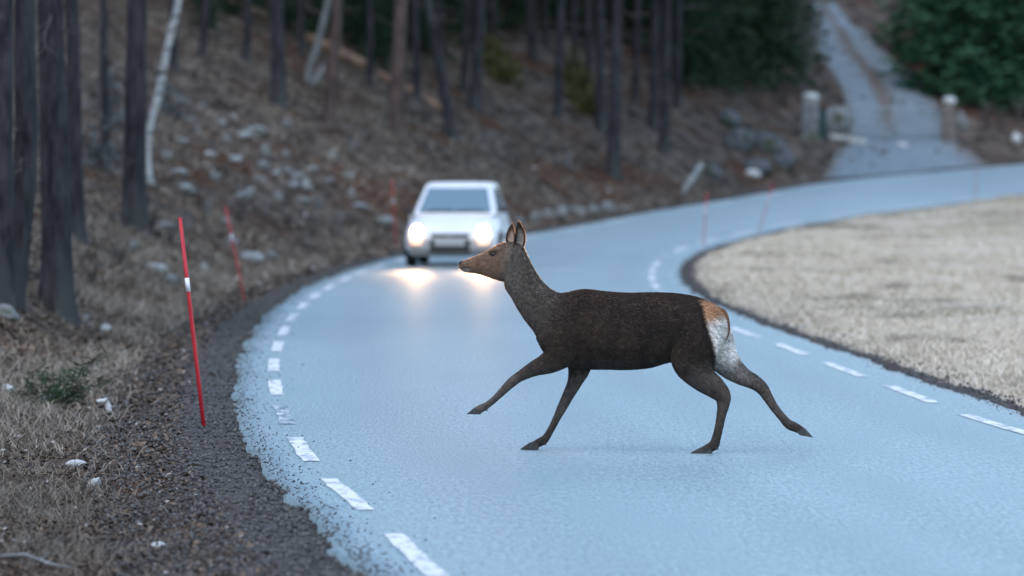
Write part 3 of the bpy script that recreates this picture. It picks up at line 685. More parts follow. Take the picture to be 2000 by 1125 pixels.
# ------------------------------------------------------------ trees
M['rock_pale'] = mat('lichen_rock', (.17,.185,.19), (.46,.47,.46), 4, .9, .7, 14, spec=.2, c3=(.13,.135,.085), scale3=1.6, bdist=.03)
def trunk_mesh(pts, rad, m, nseg=22, ridge=.10, sub=6, seed=0, flare=.0):
    R = hermite_rows([list(p)+[r] for p, r in zip(pts, rad)], sub); n = len(R); V = []
    for i in range(n):
        p = R[i,:3]; r = R[i,3]; zz = p[2]
        an = np.arange(nseg)*2*PI/nseg
        nz = fnoise(an*nseg/5.0+seed*7, np.full(nseg, zz*1.2+seed), 101)*.6 + fnoise(an*1.2+seed, np.full(nseg, zz*2.5), 104)*.6
        fl = 1+flare*math.exp(-max(0,zz)*3.2)*(1+.5*np.sin(an*3+seed)+.3*np.sin(an*5+2*seed))
        rr = r*(1+ridge*nz)*fl
        V.append(np.c_[p[0]+rr*np.cos(an), p[1]+rr*np.sin(an), np.full(nseg, zz)])
    V = np.concatenate(V); i = np.arange(n-1)[:,None]*nseg; k = np.arange(nseg)[None]; k2 = (k+1)%nseg
    Fq = np.stack([i+k, i+k2, i+nseg+k2, i+nseg+k], -1).reshape(-1,4)
    return npmesh('trunk', V, Fq, m, smooth=True)
def tufts(name, cen, size, n_each, m, col_lo, col_hi, spread, flat=.55, rs=None, quads_aspect=.35, droop=0.0):
    """needle tufts: narrow crossing leaf faces round each centre"""
    rs = rs or np.random.default_rng(3); cen = np.repeat(np.asarray(cen, float), n_each, axis=0); n = len(cen)
    cen = cen + rs.normal(0, spread, (n,3))*np.array((1,1,flat))
    d = rs.normal(0, 1, (n,3)); d[:,2] = d[:,2]*.5 - droop; d /= np.linalg.norm(d, axis=1)[:,None]
    e = np.cross(d, rs.normal(0, 1, (n,3))); e /= np.linalg.norm(e, axis=1)[:,None]
    L_ = size*(.6+.8*rs.random((n,1))); w = L_*quads_aspect
    V = np.stack([cen-d*L_*.5, cen+e*w*.5-d*L_*.05, cen+d*L_*.5, cen-e*w*.5-d*L_*.05], 1).reshape(-1,3)
    Fq = np.arange(n*4).reshape(-1,4); t = rs.random((n,1)); K = np.repeat(np.array(col_lo)*(1-t)+np.array(col_hi)*t, 4, axis=0)
    return npmesh(name, V, Fq, m, K)
CROWNS = []
for v in range(3):
    rs = np.random.default_rng(40+v); cs = []
    for k in range(34):
        u = rs.random(); a = rs.random()*2*PI; r = (2.1*(1-u)**.7+.25)*(.35+.65*rs.random()); cs.append((r*math.cos(a), r*math.sin(a), u*6.0+.3*rs.normal()))
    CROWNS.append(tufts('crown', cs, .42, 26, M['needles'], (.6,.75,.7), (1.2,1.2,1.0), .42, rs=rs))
BR = []
for v in range(4):
    rs = random.Random(v); mbb = MB(); L_ = 1.0; p = [(0,0,0)]
    for k in range(1,6): p.append((L_*k/5, rs.uniform(-.05,.05), -.05*k/5+rs.uniform(-.04,.04)))
    mbb.tube(p, [.016,.013,.010,.008,.006,.003], 5)
    for k in (1,2,3,4):
        b = Vector(p[k]); mbb.tube([b, b+Vector((.22, rs.choice((-1,1))*rs.uniform(.12,.25), rs.uniform(-.08,.06)))], [.007,.002], 4)
    BR.append(mbb.mesh('branch', M['twig']))
SPR = []       # low whippy twigs with a few needles are added by the conifers
def tree_top(t, top, hgt, v, sc=1.0):
    o = link('crown', CROWNS[v%3], t); o.location = (top[0], top[1], hgt-5.6*sc); o.scale = (sc,sc,sc); o.rotation_euler = (0,0,v*1.3)
def pine(px, py, w_px, top_px, label, m='bark', group=None, mid=None, H_=13.0, flare=.35, branches=4, seed=1, name='pine_tree', nseg=22, d=None, ridge=.10):
    b = hit(px, py) if d is None else at(px, py, d)
    if d is not None: b.z = float(H(b.x, b.y))
    k = b.y/F; r = w_px*k/2; t = empty(name, (b.x, b.y, b.z-.12))
    hz = (py-0)*k                       # height of the frame's upper edge above the base
    tx = (top_px-px)*k
    def path(z):
        x = tx*z/max(hz,.5)
        if mid: x += (mid[0]-(px+(top_px-px)*(py-mid[1])/py))*k*math.sin(PI*min(1,max(0,z/hz)))
        return x
    zs = [0,.25,.6,1.2,2.0,3.0,4.2,5.5,7.5,10,H_]; pts = []; rad = []
    for z in zs:
        zz = min(z, hz*1.2)
        pts.append((path(zz)+(z-zz)*.01, .02*math.sin(z+seed), z)); rad.append(max(.025, r*(1-.062*z) if z < 9 else r*.34))
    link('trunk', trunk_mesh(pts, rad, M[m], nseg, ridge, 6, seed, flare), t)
    tree_top(t, (pts[-1][0], 0), H_+.6, seed)
    rs = random.Random(seed)
    for q in range(branches):
        z = rs.uniform(1.2, max(2.5, min(hz+1.5, 6))); o = link('branch', BR[q%4], t); o.location = (path(min(z, hz*1.2)), 0, z); s_ = rs.uniform(.5,1.25); o.scale = (s_,s_,s_)
        o.rotation_euler = (rs.uniform(-.4,.4), rs.uniform(-.15,.5), rs.uniform(0,2*PI))
    tag(t, label, 'tree', group); return t
G1 = 'pines on the wooded slope'
pine(0,596,50,6, 'thick dark pine half cut off by the picture edge beside two other trunks', seed=2)
pine(16,588,52,46, 'dark pine leaning right, rising behind the pale boulder', seed=3, mid=(52,250))
pine(115,615,64,99, 'thickest dark pine with flared roots at the edge of the verge', seed=5, flare=.45, nseg=30)
pine(150,470,34,142, 'dark pine close behind the thickest pine with flared roots', seed=7)
pine(262,452,50,268, 'dark thick pine beside the crooked white birch', seed=9, mid=(265,220))
pine(545,207,31,541, 'grey pine crossing the upper part of the fallen brown log', seed=11)
pine(642,238,24,659, 'reddish pine crossing the lower part of the fallen brown log', m='bark_red', seed=13)
pine(773,270,30,783, 'pine with reddish upper bark on the slope behind the white car', m='bark_red', seed=15)
pine(886,272,22,838, 'slanting grey pine leaning left above the white car', seed=17, branches=2)
pine(926,213,24,939, 'straight pine just upslope of the slanting grey pine', seed=19)
pine(1042,118,18,1036, 'slim pine by the low olive shrubs, highest on the slope', seed=21)
pine(1089,232,18,1096, 'slim dark pine standing in front of the olive shrubs', seed=23)
pine(1173,252,21,1172, 'dark pine standing close behind the pale grey roadside pine', seed=25)
pine(1197,345,28,1206, 'pale grey pine standing lowest on the slope above the roadside stones', seed=27, ridge=.07)
pine(1274,250,19,1281, 'slim pine, rear one of a close pair on the slope', seed=29)
pine(1296,300,21,1304, 'slim pine, front one of a close pair on the slope', seed=31)
for i, (x, y, w, tx) in enumerate([(815,192,15,811),(905,178,14,914),(962,122,13,963),(1150,212,14,1149),(1124,132,13,1121),(1240,200,14,1246),(1322,214,15,1326),(722,168,14,724),(590,112,13,587),(482,122,15,485),(396,112,16,402),(207,330,20,203),(340,140,16,338),(860,150,13,858),(1066,90,12,1064)]):
    pine(x, y, w, tx, 'thin dark young pine among the larger trunks on the slope', seed=40+i, group='thin young pines on the slope', branches=5, nseg=12)
# birch
b = hit(291, 358); k = b.y/F; t = empty('birch_tree', (b.x, b.y, b.z-.1))
pp = [(291,362),(287,300),(296,235),(309,190),(322,120),(333,70),(347,10),(352,-60),(350,-160),(340,-330),(335,-520)]
pts = [((x-291)*k, .03*i, (358-y)*k+.1) for i, (x, y) in enumerate(pp)]
link('trunk', trunk_mesh(pts, [.085,.07,.068,.08,.07,.068,.068,.06,.05,.035,.015], M['birch'], 16, .08, 6, 4, .2), t)
for q in range(7):
    j = 2+q%6; o = link('branch', BR[q%4], t); o.location = pts[j]; o.rotation_euler = (0, -.5, q*1.7); s_ = .6+.12*q; o.scale = (s_,s_,s_)
tag(t, 'thin crooked white birch beside a dark thick pine', 'tree')
# hooked dead snag
b = hit(612, 168); k = b.y/F; t = empty('dead_snag', (b.x, b.y, b.z-.05))
pp = [(600,168),(604,140),(612,110),(622,80),(632,40),(641,0),(650,-60)]
link('trunk', trunk_mesh([((x-612)*k, 0, (168-y)*k) for x, y in pp], [.11,.10,.095,.09,.085,.08,.07], M['dead_wood'], 14, .08, 5, 6), t)
link('broken_limb', MB().tube([((600-612)*k,0,.05),((612-612)*k,-.05,.10),((622-612)*k,-.06,(168-148)*k),((632-612)*k,0,(168-120)*k)], [.08,.09,.08,.045], 12).mesh('broken_limb', M['dead_wood'], True), t)
tag(t, 'pale dead snag with hooked broken limb at its foot, on the dark slope', 'dead tree')
# fallen logs
def log_px(a, b, r, label, m='log_wood', name='fallen_log', lift=.1, r2=None):
    q = hit(*b); p = hit(*a)                    # lies across the slope: its far end comes forward until the stem clears the humps
    for dd in np.arange(0, 40, .5):
        p = at(*a, hit(*a).y-dd); u = np.linspace(0, 1, 30)
        if (q.z+(p.z-q.z)*u + .02 - H(q.x+(p.x-q.x)*u, q.y+(p.y-q.y)*u)).min() > -.12: break
    t = empty(name, tuple(q)); d = p-q; up = Vector((0,0,lift))
    link('stem', MB().tube([up, d*.3+up, d*.65+up, d+up], [r, r*.97, r*.92, r2 or r*.85], 14).mesh('stem', M[m], True), t)
    for u in (.2,.5,.8):
        c = d*u+up; link('branch_stub', MB().tube([c, c+Vector((.05,-.1,r+.12))], [r*.3, r*.15], 6).mesh('branch_stub', M[m]), t)
    tag(t, label, 'log'); return t
log_px((425,-3),(722,141), .15, 'long brown fallen log lying across the slope behind the pines')
log_px((742,152),(862,220), .10, 'short brown fallen log on the slope behind the slanting grey pine')
p = hit(1332,378); q = at(1369,322, p.y+.5)
t = empty('pale_log', tuple(p)); link('stem', MB().tube([(-.03,0,-.05),tuple((q-p)*.5),tuple(q-p)], [.065,.08,.065], 12).mesh('stem', M['rock_pale'], True), t)
link('broken_end', MB().tube([tuple(q-p), tuple((q-p)*1.06+Vector((.02,0,.02)))], [.06,.02], 7).mesh('broken_end', M['dead_wood']), t)
tag(t, 'short pale stripped log leaning up the bank above the far road edge', 'log')

# deeper wood: shared trunks
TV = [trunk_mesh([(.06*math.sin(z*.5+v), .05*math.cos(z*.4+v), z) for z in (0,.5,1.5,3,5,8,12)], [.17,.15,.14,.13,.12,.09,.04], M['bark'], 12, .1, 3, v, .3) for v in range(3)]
rs = random.Random(5); placed = []
tries = 0
while len(placed) < 62 and tries < 6000:
    tries += 1
    X = rs.uniform(-26, 14); Y = rs.uniform(135, 215); s = float(lookup(SL, X, Y)); px_ = 1000+X/Y*F
    if s < 11 or px_ < -60 or px_ > 1545 or any((X-a)**2+(Y-b_)**2 < 2.2 for a, b_ in placed): continue
    if px_ > 1400 and s < 15: continue
    placed.append((X, Y)); z = float(H(X, Y)); t = empty('pine_tree', (X, Y, z-.1), rs.uniform(0,6)); v = rs.randrange(3)
    o = link('trunk', TV[v], t); s_ = rs.uniform(.75,1.25); o.scale = (s_, s_, 1)
    tree_top(t, (0,0), 12.6, v, rs.uniform(.85,1.15))
    for q in range(2): o = link('branch', BR[q], t); o.location = (0,0,rs.uniform(1.5,4)); o.rotation_euler = (0,.2,rs.uniform(0,6))
    tag(t, 'slim dark pine deep in the shaded wood high on the slope', 'tree', 'slim pines deep in the wood')
# wood that stands to the left, outside the slope seen above, shading it
for i in range(26):
    X = rs.uniform(-17,-7.5); Y = rs.uniform(62, 132); s = float(lookup(SL, X, Y)); px_ = 1000+X/Y*F
    if s < 4.5 or (px_ > -60): continue
    t = empty('pine_tree', (X, Y, float(H(X,Y))-.1), rs.uniform(0,6)); v = rs.randrange(3); link('trunk', TV[v], t); tree_top(t, (0,0), 12.6, v, 1.1)
    tag(t, 'slim dark pine standing beyond the thick pines of the verge', 'tree', 'pines beyond the verge')

# spruces with branches to the ground
M['needles_green'] = mat('green_needles', (.014,.042,.026), (.045,.105,.055), 3, .8, spec=.2, attr=True)
def spruce_mesh(v, h=6.0, rbase=1.6, n_wh=20, m='needles'):
    rs = np.random.default_rng(60+v); cs = []
    for i in range(n_wh):
        u = i/(n_wh-1); z = .25+u*(h-.4); R_ = rbase*(1-u)**.85+.10; nb = int(5+6*(1-u))
        for k in range(nb):
            a = rs.random()*2*PI; Rk = R_*(.65+.5*rs.random())
            for q in np.linspace(.25, 1, 5): cs.append((Rk*q*math.cos(a), Rk*q*math.sin(a), z-.28*Rk*q*q+.05*rs.normal()))
    return tufts('crown', cs, .22, 8, M[m], (.55,.75,.75), (1.25,1.3,1.1), .075, .6, rs, .30, .25)
SM = [spruce_mesh(v) for v in range(3)]; SG = [spruce_mesh(v+5, m='needles_green') for v in range(3)]
ST = MB().tube([(0,0,-.1),(0,0,2),(0,0,4),(0,0,5.8)], [.10,.075,.045,.012], 9).mesh('trunk', M['bark'], True)
def spruce(px, py, h, label, group, v, wide=1.0, tint=None, name='spruce_tree', dd=None):
    b = hit(px, py) if dd is None else Vector(((px-1000)/F*dd, dd, 0))
    if dd is not None: b.z = float(H(b.x, b.y))
    t = empty(name, tuple(b), v*2.1); s_ = h/6.0
    for me, nm in ((ST,'trunk'),((SG if tint else SM)[v%3],'crown')):
        o = link(nm, me, t); o.scale = (s_*wide, s_*wide, s_)
    tag(t, label, 'tree', group)
GL = 'dark spruces in the shade at the top of the slope'; LB = 'dark bushy spruce in the shade between the pine trunks'
for i, (x, y, h) in enumerate([(700,95,3.2),(590,70,3.0),(745,130,2.4),(830,110,3.0),(985,60,3.6),(1130,75,3.4),(1235,90,3.2),(1010,20,3),(880,60,3),(500,12,2.6),(1180,40,3.2),(660,60,3.0),(720,70,3.4),(780,90,3.0),(560,60,2.8),(620,25,3),(860,25,3.2),(930,100,3.2),(1060,50,3.2),(1100,25,3.2),(1260,50,3.6),(1300,60,3.6),(460,35,2.4),(410,15,2.4),(400,55,1.6),(755,45,3.2),(910,35,3.0)]):
    spruce(x, y, h, LB, GL, i)
for i, (x, y, h, w) in enumerate([(1345,165,5.0,1.0),(1395,175,5.6,1.0),(1445,150,5.4,1.1),(1500,160,5.6,1.0),(1540,120,5.0,.9),(1420,110,5,1.2),(1330,100,5,1.0)]):
    spruce(x, y, h, ['dark spruce growing right behind the front one of the close pine pair','bushy dark spruce second beyond the close pine pair','bushy dark spruce upslope of the tumbled boulders','dark spruce above the broad boulder near the gate','narrow dark spruce beside the pale bush at the track','wide dark spruce standing behind the front row above the boulders','dark spruce standing behind the close pine pair, highest there'][i], None, i, w)
for i, (x, y, h, w) in enumerate([(1862,178,7.5,1.25),(1925,196,8.0,1.2),(1985,205,8.0,1.25),(1820,112,6.5,1.1),(1895,130,8.5,1.2),(1960,150,8.5,1.2),(2045,200,8,1.2)]):
    spruce(x, y, h, ['green spruce standing closest to the brown gate pillar','green spruce in the front row, second from the gravel track','green spruce in the front row, third from the gravel track','green spruce highest up beside the gravel track','tall green spruce behind the two nearest the gate pillar','tall green spruce in the back row away from the track','green spruce in the front row, farthest from the gravel track'][i], None, i+1, w, True)

# low olive shrubs and bare bushes
def shrub(px, py, wpx, label, lo, hi, name='shrub', n=26, h=.6, grp=None, size=.16):
    b = hit(px, py); r = wpx*b.y/F/2; rs = np.random.default_rng(int(px)); cs = []
    for k in range(n): a = rs.random()*2*PI; q = r*math.sqrt(rs.random()); cs.append((q*math.cos(a), q*math.sin(a)*.7, h*(1-(q/r)**2)*rs.random()+.05))
    t = empty(name, tuple(b)); me = tufts('leaves', cs, size, 14, M['blade'], lo, hi, .13, .8, rs, .4); link('leaves', me, t)
    st = MB()
    for k in range(6): a = k*1.05; st.tube([(0,0,-.05),(r*.6*math.cos(a), r*.5*math.sin(a), h*.8)], [.012,.004], 5)
    st.build('stems', M['twig'], t); tag(t, label, 'shrub', grp)
for i, (x, y, w) in enumerate([(1130,205,70),(985,165,60),(960,140,50),(1120,160,60),(1150,225,50)]):
    shrub(x, y, w, ['olive shrub at the foot of the slim dark pine, right side','olive shrub right of the straight pine on the slope','smaller olive shrub close to the straight pine on the slope','olive shrub upslope behind the slim dark pine','lowest olive shrub, beside the dark pine behind the pale grey one'][i], (.05,.055,.02), (.13,.12,.045), grp=None, h=.9, n=40)
for i, (x, y, w) in enumerate([(195,330,60),(330,235,40),(215,235,50)]):
    shrub(x, y, w, ['wide grey leafless bush between the thickest pine and the birch','small grey leafless bush right of the white birch','grey leafless bush upslope between the thickest pine and the birch'][i], (.06,.07,.07), (.16,.17,.17), name='bare_bush', grp=None, h=1.1, n=22)
def bare_bush(px, py, hpx, label, n=26, m='dead_wood', grp=None):
    b = hit(px, py); hh = hpx*b.y/F; rs = random.Random(int(px)); t = empty('bare_bush', tuple(b))
    for part in range(3):
        mb_ = MB()
        for k in range(n//3):
            a = rs.uniform(0,2*PI); l = rs.uniform(.2,.5)*hh; p1 = Vector((l*.4*math.cos(a), l*.4*math.sin(a), hh*.5*rs.uniform(.7,1.1))); p2 = p1*1.8+Vector((rs.uniform(-.1,.1),0,rs.uniform(-.1,.1)))
            mb_.tube([(0,0,-.05), p1, p2], [.014,.010,.004], 5)
        mb_.build('stem', M[m], t)
    tag(t, label, 'shrub', grp)
bare_bush(1578,150,170, 'pale leafless bush where the gravel track bends out of sight', 36)
bare_bush(1595,60,90, 'smaller pale leafless bush at the top of the gravel track', 24)
for x, y in ((1925,250),(1955,262),(1990,240),(1915,215)): bare_bush(x, y, 60, 'grey dry bush on the bank right of the gate', 21, 'twig', 'dry bushes right of the gate')

for i, (x, y, hp) in enumerate([(405,425,46),(235,525,60),(335,482,40),(622,418,40),(565,446,36),(470,436,40),(662,446,34),(298,455,50),(180,560,60),(520,420,36),(700,452,30),(610,470,34),(365,455,40),(440,350,34),(600,280,30),(690,300,30),(830,300,36),(1010,330,40),(1110,330,34),(1250,330,36),(1160,300,30),(950,290,34),(560,395,30),(640,395,30)]):
    bare_bush(x, y, hp, 'small leafless brown brush on the wooded bank', 24, ('twig','dead_wood')[i%3 == 0], 'brush on the wooded bank')
# ------------------------------------------------------------ rocks
ROCK = []
for v in range(5):
    rs = np.random.default_rng(90+v); bm = bmesh.new(); bmesh.ops.create_icosphere(bm, subdivisions=3, radius=1.0)
    pl = [(rs.normal(0,1,3), rs.uniform(.62,.9)) for _ in range(11)]
    for vt in bm.verts:
        c = np.array(vt.co)
        for nrm, dd in pl:
            nrm = nrm/np.linalg.norm(nrm); q = c@nrm
            if q > dd: c = c-nrm*(q-dd)*.92
        c = c*(1+.05*float(fnoise(np.array([c[0]*2+v]), np.array([c[1]*2+c[2]*1.7]), 111)[0])); vt.co = c
    me = bpy.data.meshes.new('rock'); bm.to_mesh(me); bm.free(); me.polygons.foreach_set('use_smooth', np.ones(len(me.polygons), dtype=bool)); ROCK.append(me)
_rk = {}
def rock(px, py, w, h, m, label, group=None, name='rock', v=0, sink=.35, dmin=24):
    key = (v%5, m)
    if key not in _rk: me = ROCK[v%5].copy(); me.materials.append(M[m]); _rk[key] = me
    b = hit(px, py+h*.35, dmin); k = b.y/F
    o = link(name, _rk[key]); o.location = (b.x, b.y, b.z+h*k*(.5-sink)); o.scale = (w*k*.5, w*k*.42, h*k*.55); o.rotation_euler = (0,0,v*1.9)
    tag(o, label, 'rock', group); return o
scree = [(395,205,24,20),(432,238,18,14),(500,255,44,26),(520,290,30,24),(478,262,26,18),(355,275,24,16),(326,302,30,20),(350,335,26,18),(440,270,22,16),(515,322,34,20),(541,338,30,22),(562,333,22,16),(582,346,34,26),(600,358,30,22),(573,362,24,18),(680,340,26,18),(686,378,22,18),(702,402,28,20),(745,430,44,26),(362,366,40,18),(378,374,26,16),(470,380,30,20),(488,374,22,16),(545,382,30,18),(452,470,30,18),(490,500,46,26),(530,498,34,22),(322,440,30,18),(300,522,46,30),(335,545,40,24),(275,500,26,18),(408,300,26,18),(420,345,28,18),(385,250,26,18),(460,310,24,18),(505,350,24,16),(560,300,22,14),(610,330,20,14),(640,350,22,14),(560,240,26,16),(455,225,22,14),(366,232,24,16),(260,480,30,20),(400,520,30,18),(440,430,24,16),(590,390,26,16),(650,300,22,14)]
for i, (x, y, w, h) in enumerate(scree):
    rock(x, y, w*(.75+.9*((i*37)%10)/10), h*(.7+.7*((i*53)%10)/10), ('rock','rock_pale','rock')[i%3], 'weathered grey stone lying on the wooded bank left of the car', 'stones on the wooded bank', v=i)
for i, (x, y, w, h) in enumerate([(1046,424,30,26),(1072,416,34,26),(1098,412,36,28),(1128,410,34,26),(1158,408,36,28),(1187,404,34,28),(1215,405,26,16),(1015,432,26,20)]):
    rock(x, y, w, h, 'rock', 'pale grey stone in the row along the road behind the deer', 'stone row along the road', v=i+2, dmin=115)
for i, (x, y, w, h, lb) in enumerate([(1422,228,60,46,'dark boulder at the top of the tumbled rocks left of the gate'),(1446,272,70,60,'large dark boulder in the middle of the tumbled rocks left of the gate'),(1505,275,80,60,'broad dark boulder of the tumbled rocks closest to the gate'),(1532,312,60,40,'low dark boulder below the broad one left of the gate'),(1478,322,64,40,'dark boulder at the foot of the tumbled rocks left of the gate'),(1391,332,50,44,'rounded dark boulder beside the pale stripped log')]):
    rock(x, y, w, h, 'dark_rock', lb, None, 'boulder', v=i+1, dmin=140)
rock(1471,336,36,20,'pale_stone','pale stone at the foot of the dark tumbled rocks',v=3,dmin=140)
rock(1984,268,26,26,'pale_stone','small white stone on the bank right of the gate',v=1,dmin=140)
rock(148,907,46,18,'pale_stone','flat white stone in the litter below the green pine sprig',v=2,sink=.3)
rock(186,944,28,22,'pale_stone','rounded white stone next to the flat one in the verge litter',v=0,sink=.2)
rock(310,1066,38,12,'pale_stone','thin white stone flake on the dark verge close to the road',v=4,sink=.3)
rock(12,761,34,20,'pale_stone','white stone at the picture edge beside the green pine sprig',v=1,sink=.2)
rock(8,605,70,44,'rock','grey boulder against the foot of the leaning dark pine',v=3,name='boulder')
rock(166,620,24,22,'rock','grey stone against the roots of the thickest pine',v=4)
rock(206,641,26,20,'pale_stone','pale angular stone lying right of the thickest pine',v=2)
rock(268,830,10,8,'pale_stone','tiny white pebble in the verge litter by the red pole',v=2,sink=.2)
p = hit(202, 806); t = empty('broken_bark', tuple(p)); k = p.y/F
link('piece', MB().tube([(-14*k,0,.095),(4*k,0,.10),(9*k,0,.05),(12*k,0,-.02)], [.012,.024,.026,.022], 7).mesh('piece', M['pale_stone']), t)
link('splinter', MB().tube([(2*k,-.02,.08),(12*k,-.04,.13)], [.012,.004], 5).mesh('splinter', M['dead_wood']), t)
tag(t, 'bent white piece of birch bark standing in the verge grass', 'bark')

# ------------------------------------------------------------ gate, pillars and plank at the track mouth
M['gate'] = mat('galvanised_gate', (.20,.24,.25), (.30,.34,.35), 8, .5, spec=.4)
M['green_post'] = mat('green_post', (.012,.045,.042), (.02,.065,.06), 8, .6)
M['wood_post'] = mat('weathered_post', (.12,.10,.09), (.20,.17,.15), 8, .9, .4, 20, (1,1,.2))
gl = hit(1650,272,150); gr = hit(1842,276,150)
g = empty('gate', tuple(gl)); dv = gr-gl; L_ = math.hypot(dv.x, dv.y); g.rotation_euler = (0,0,math.atan2(dv.y, dv.x)); tilt = dv.z/L_
for i, z in enumerate((.18,.42,.66,.90)):
    MB().tube([(0,0,z),(L_*.5,0,z+tilt*L_*.5),(L_,0,z+tilt*L_)], .026 if i < 3 else .034, 8).build('rail', M['gate'], g, smooth=True)
for u in (0,.5,1.0): MB().tube([(L_*u,0,.05+tilt*L_*u),(L_*u,0,.98+tilt*L_*u)], .028, 8).build('upright', M['gate'], g, smooth=True)
MB().tube([(0,.03,.15),(L_,.03,.9+tilt*L_)], .014, 8).build('brace', M['gate'], g, smooth=True)
tag(g, 'thin grey metal bar gate across the gravel track', 'gate')
def pillar(px, py, wpx, hpx, m, cap, label, name):
    b = hit(px, py, 150); k = b.y/F; w = wpx*k/2; h = hpx*k; t = empty(name, tuple(b))
    n = 4
    for i in range(n):
        j = .04*math.sin(i*2.3); MB().box(-w*(.95+j), w*(.95-j), -w*.9, w*.9, -.1+i*(h+.1)/n, -.1+(i+1)*(h+.1)/n-.006).build('stone_block', M[m], t, bevel=.04)
    if cap:
        me = ROCK[2].copy(); me.materials.append(M['pale_stone']); o = link('cap_stone', me, t); o.location = (0,0,h+.08); o.scale = (w*1.05,w,.14)
    tag(t, label, 'pillar')
pillar(1582,272,34,76,'rock',True,'grey stone pillar with white cap beside the green gate post','stone_pillar')
pillar(1853,280,28,76,'wood_post',True,'brown gate pillar with a bright white cap stone','gate_pillar')
rock(1632,232,70,66,'rock','broad grey boulder behind the green gate post',v=2,name='boulder',dmin=150)
rock(1876,232,32,54,'rock','grey stone standing right behind the brown gate pillar',v=1,dmin=150)
b = hit(1603,270,150); t = empty('gate_post', tuple(b)); MB().box(-.15,.15,-.12,.12,-.2,.78).build('post', M['green_post'], t, bevel=.02); MB().box(-.17,.17,-.14,.14,.78,.83).build('post_cap', M['green_post'], t, bevel=.01)
tag(t, 'short dark green post at the left end of the gate', 'post')
p = hit(1622,272,150); q = hit(1690,284,150); t = empty('white_plank', tuple(p)); d = q-p
mx_ = Matrix.Translation((0,0,.06)) @ d.to_track_quat('X','Z').to_matrix().to_4x4()
MB().box(0, d.length, -.10,.10,-.04,.10, mx_).build('plank', M['pale_stone'], t, bevel=.015); MB().box(.1,.25,-.14,.14,-.12,-.035, mx_).build('block', M['rock'], t)
tag(t, 'white plank lying on the ground in front of the gate', 'plank')
rock(1763,282,24,12,'pale_stone','small pale stone on the gravel below the gate centre',v=3,dmin=150)

# sprig of young pine and twigs on the verge
p = hit(98, 800); t = empty('pine_sprig', tuple(p)); k = p.y/F
rs = np.random.default_rng(9); cs = []
for j, (dx, dz) in enumerate([(-80,18),(-45,48),(-15,60),(20,55),(55,70),(95,92),(100,40),(60,26),(-60,5),(15,22)]):
    e = Vector((dx*k, rs.uniform(-.25,.25), dz*k+.05)); MB().tube([(0,0,-.04), e*.5+Vector((0,0,.02)), e], [.009,.006,.003], 5).build('twig', M['twig'], t)
    for u in np.linspace(.35,1,7): cs.append(tuple(e*u))
link('needles', tufts('needles', cs, .11, 16, M['needles'], (.8,1,.8), (1.5,1.6,1.2), .035, 1.0, rs, .07), t)
tag(t, 'small dark green pine sprig sprawling on the brown verge', 'sapling')
for (a, b_, lb) in (((0,1098),(142,1124),'long bare branch lying on the verge at the bottom corner'),((70,790),(150,782),'thin dry stick lying under the green pine sprig')):
    p = hit(*a); q = hit(*b_); t = empty('stick', tuple(p)); d = q-p; o_ = Vector((0,0,.025))
    link('stem', MB().tube([o_, d*.35+o_+Vector((0,0,.03)), d*.7+o_, d+o_], [.012,.015,.012,.006], 7).mesh('stem', M['dead_wood'], True), t)
    link('side_twig', MB().tube([d*.5+o_, d*.62+o_+Vector((.02,.1,.06))], [.006,.002], 5).mesh('side_twig', M['dead_wood']), t)
    tag(t, lb, 'stick')
# ------------------------------------------------------------ ground cover (uncountable)
def sample(n, y0, y1, xlo, xhi, seed):
    rs = np.random.default_rng(seed); Y = y0*(y1/y0)**rs.random(n); X = (xlo+(xhi-xlo)*rs.random(n))*Y; return X, Y, rs
def blades(name, X, Y, h, w, lean, col, rs, lift=-.01):
    n = len(X); Z = H(X, Y)+lift; a = rs.random(n)*2*PI; la = rs.random(n)*2*PI
    d = np.c_[np.cos(a), np.sin(a), np.zeros(n)]*w[:,None]; lv = np.c_[np.cos(la)*lean, np.sin(la)*lean, np.ones(n)]; P = np.c_[X, Y, Z]
    m_ = P + lv*np.array((.35,.35,.62))*h[:,None]; t = P + lv*np.array((1,1,.85))*h[:,None]
    V = np.stack([P-d, P+d, m_-d*.7, m_+d*.7, t], 1).reshape(-1,3); b = np.arange(n)*5
    Fc = np.concatenate([np.stack([b, b+1, b+3], -1), np.stack([b, b+3, b+2], -1), np.stack([b+2, b+3, b+4], -1)])
    return npmesh(name, V, Fc, M['blade'], np.repeat(col, 5, axis=0))
def mixcol(t, a, b): return np.array(a)*(1-t[:,None])+np.array(b)*t[:,None]
# dry grass on verge and bank
X, Y, rs = sample(260000, 25, 165, -.105, .055, 1); s = lookup(SL, X, Y); pn = fnoise(X*.55, Y*.35, 121)+.35*fnoise(X*2.2, Y*2.2, 124)
keep = (s > .95+.3*pn) & (rs.random(len(X)) < smooth(-.45,.35,pn)*smooth(.8,1.6,s)+.08) & (s < 16); X, Y, s, pn = X[keep], Y[keep], s[keep], pn[keep]
n = len(X); h = (.05+.10*rs.random(n))*(1+.5*smooth(0,.5,pn))*np.where(Y>70,1.35,1); w = (.0022+.002*rs.random(n))*np.clip(Y/40,.8,3)
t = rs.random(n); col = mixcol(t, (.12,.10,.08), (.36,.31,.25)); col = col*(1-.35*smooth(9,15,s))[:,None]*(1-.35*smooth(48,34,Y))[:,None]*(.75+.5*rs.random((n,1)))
tag(link('dry_grass', blades('dry_grass', X, Y, h, w, .7+1.3*rs.random(n), col, rs)), 'dry straw coloured grass on the verge and wooded bank', 'grass', kind='stuff')
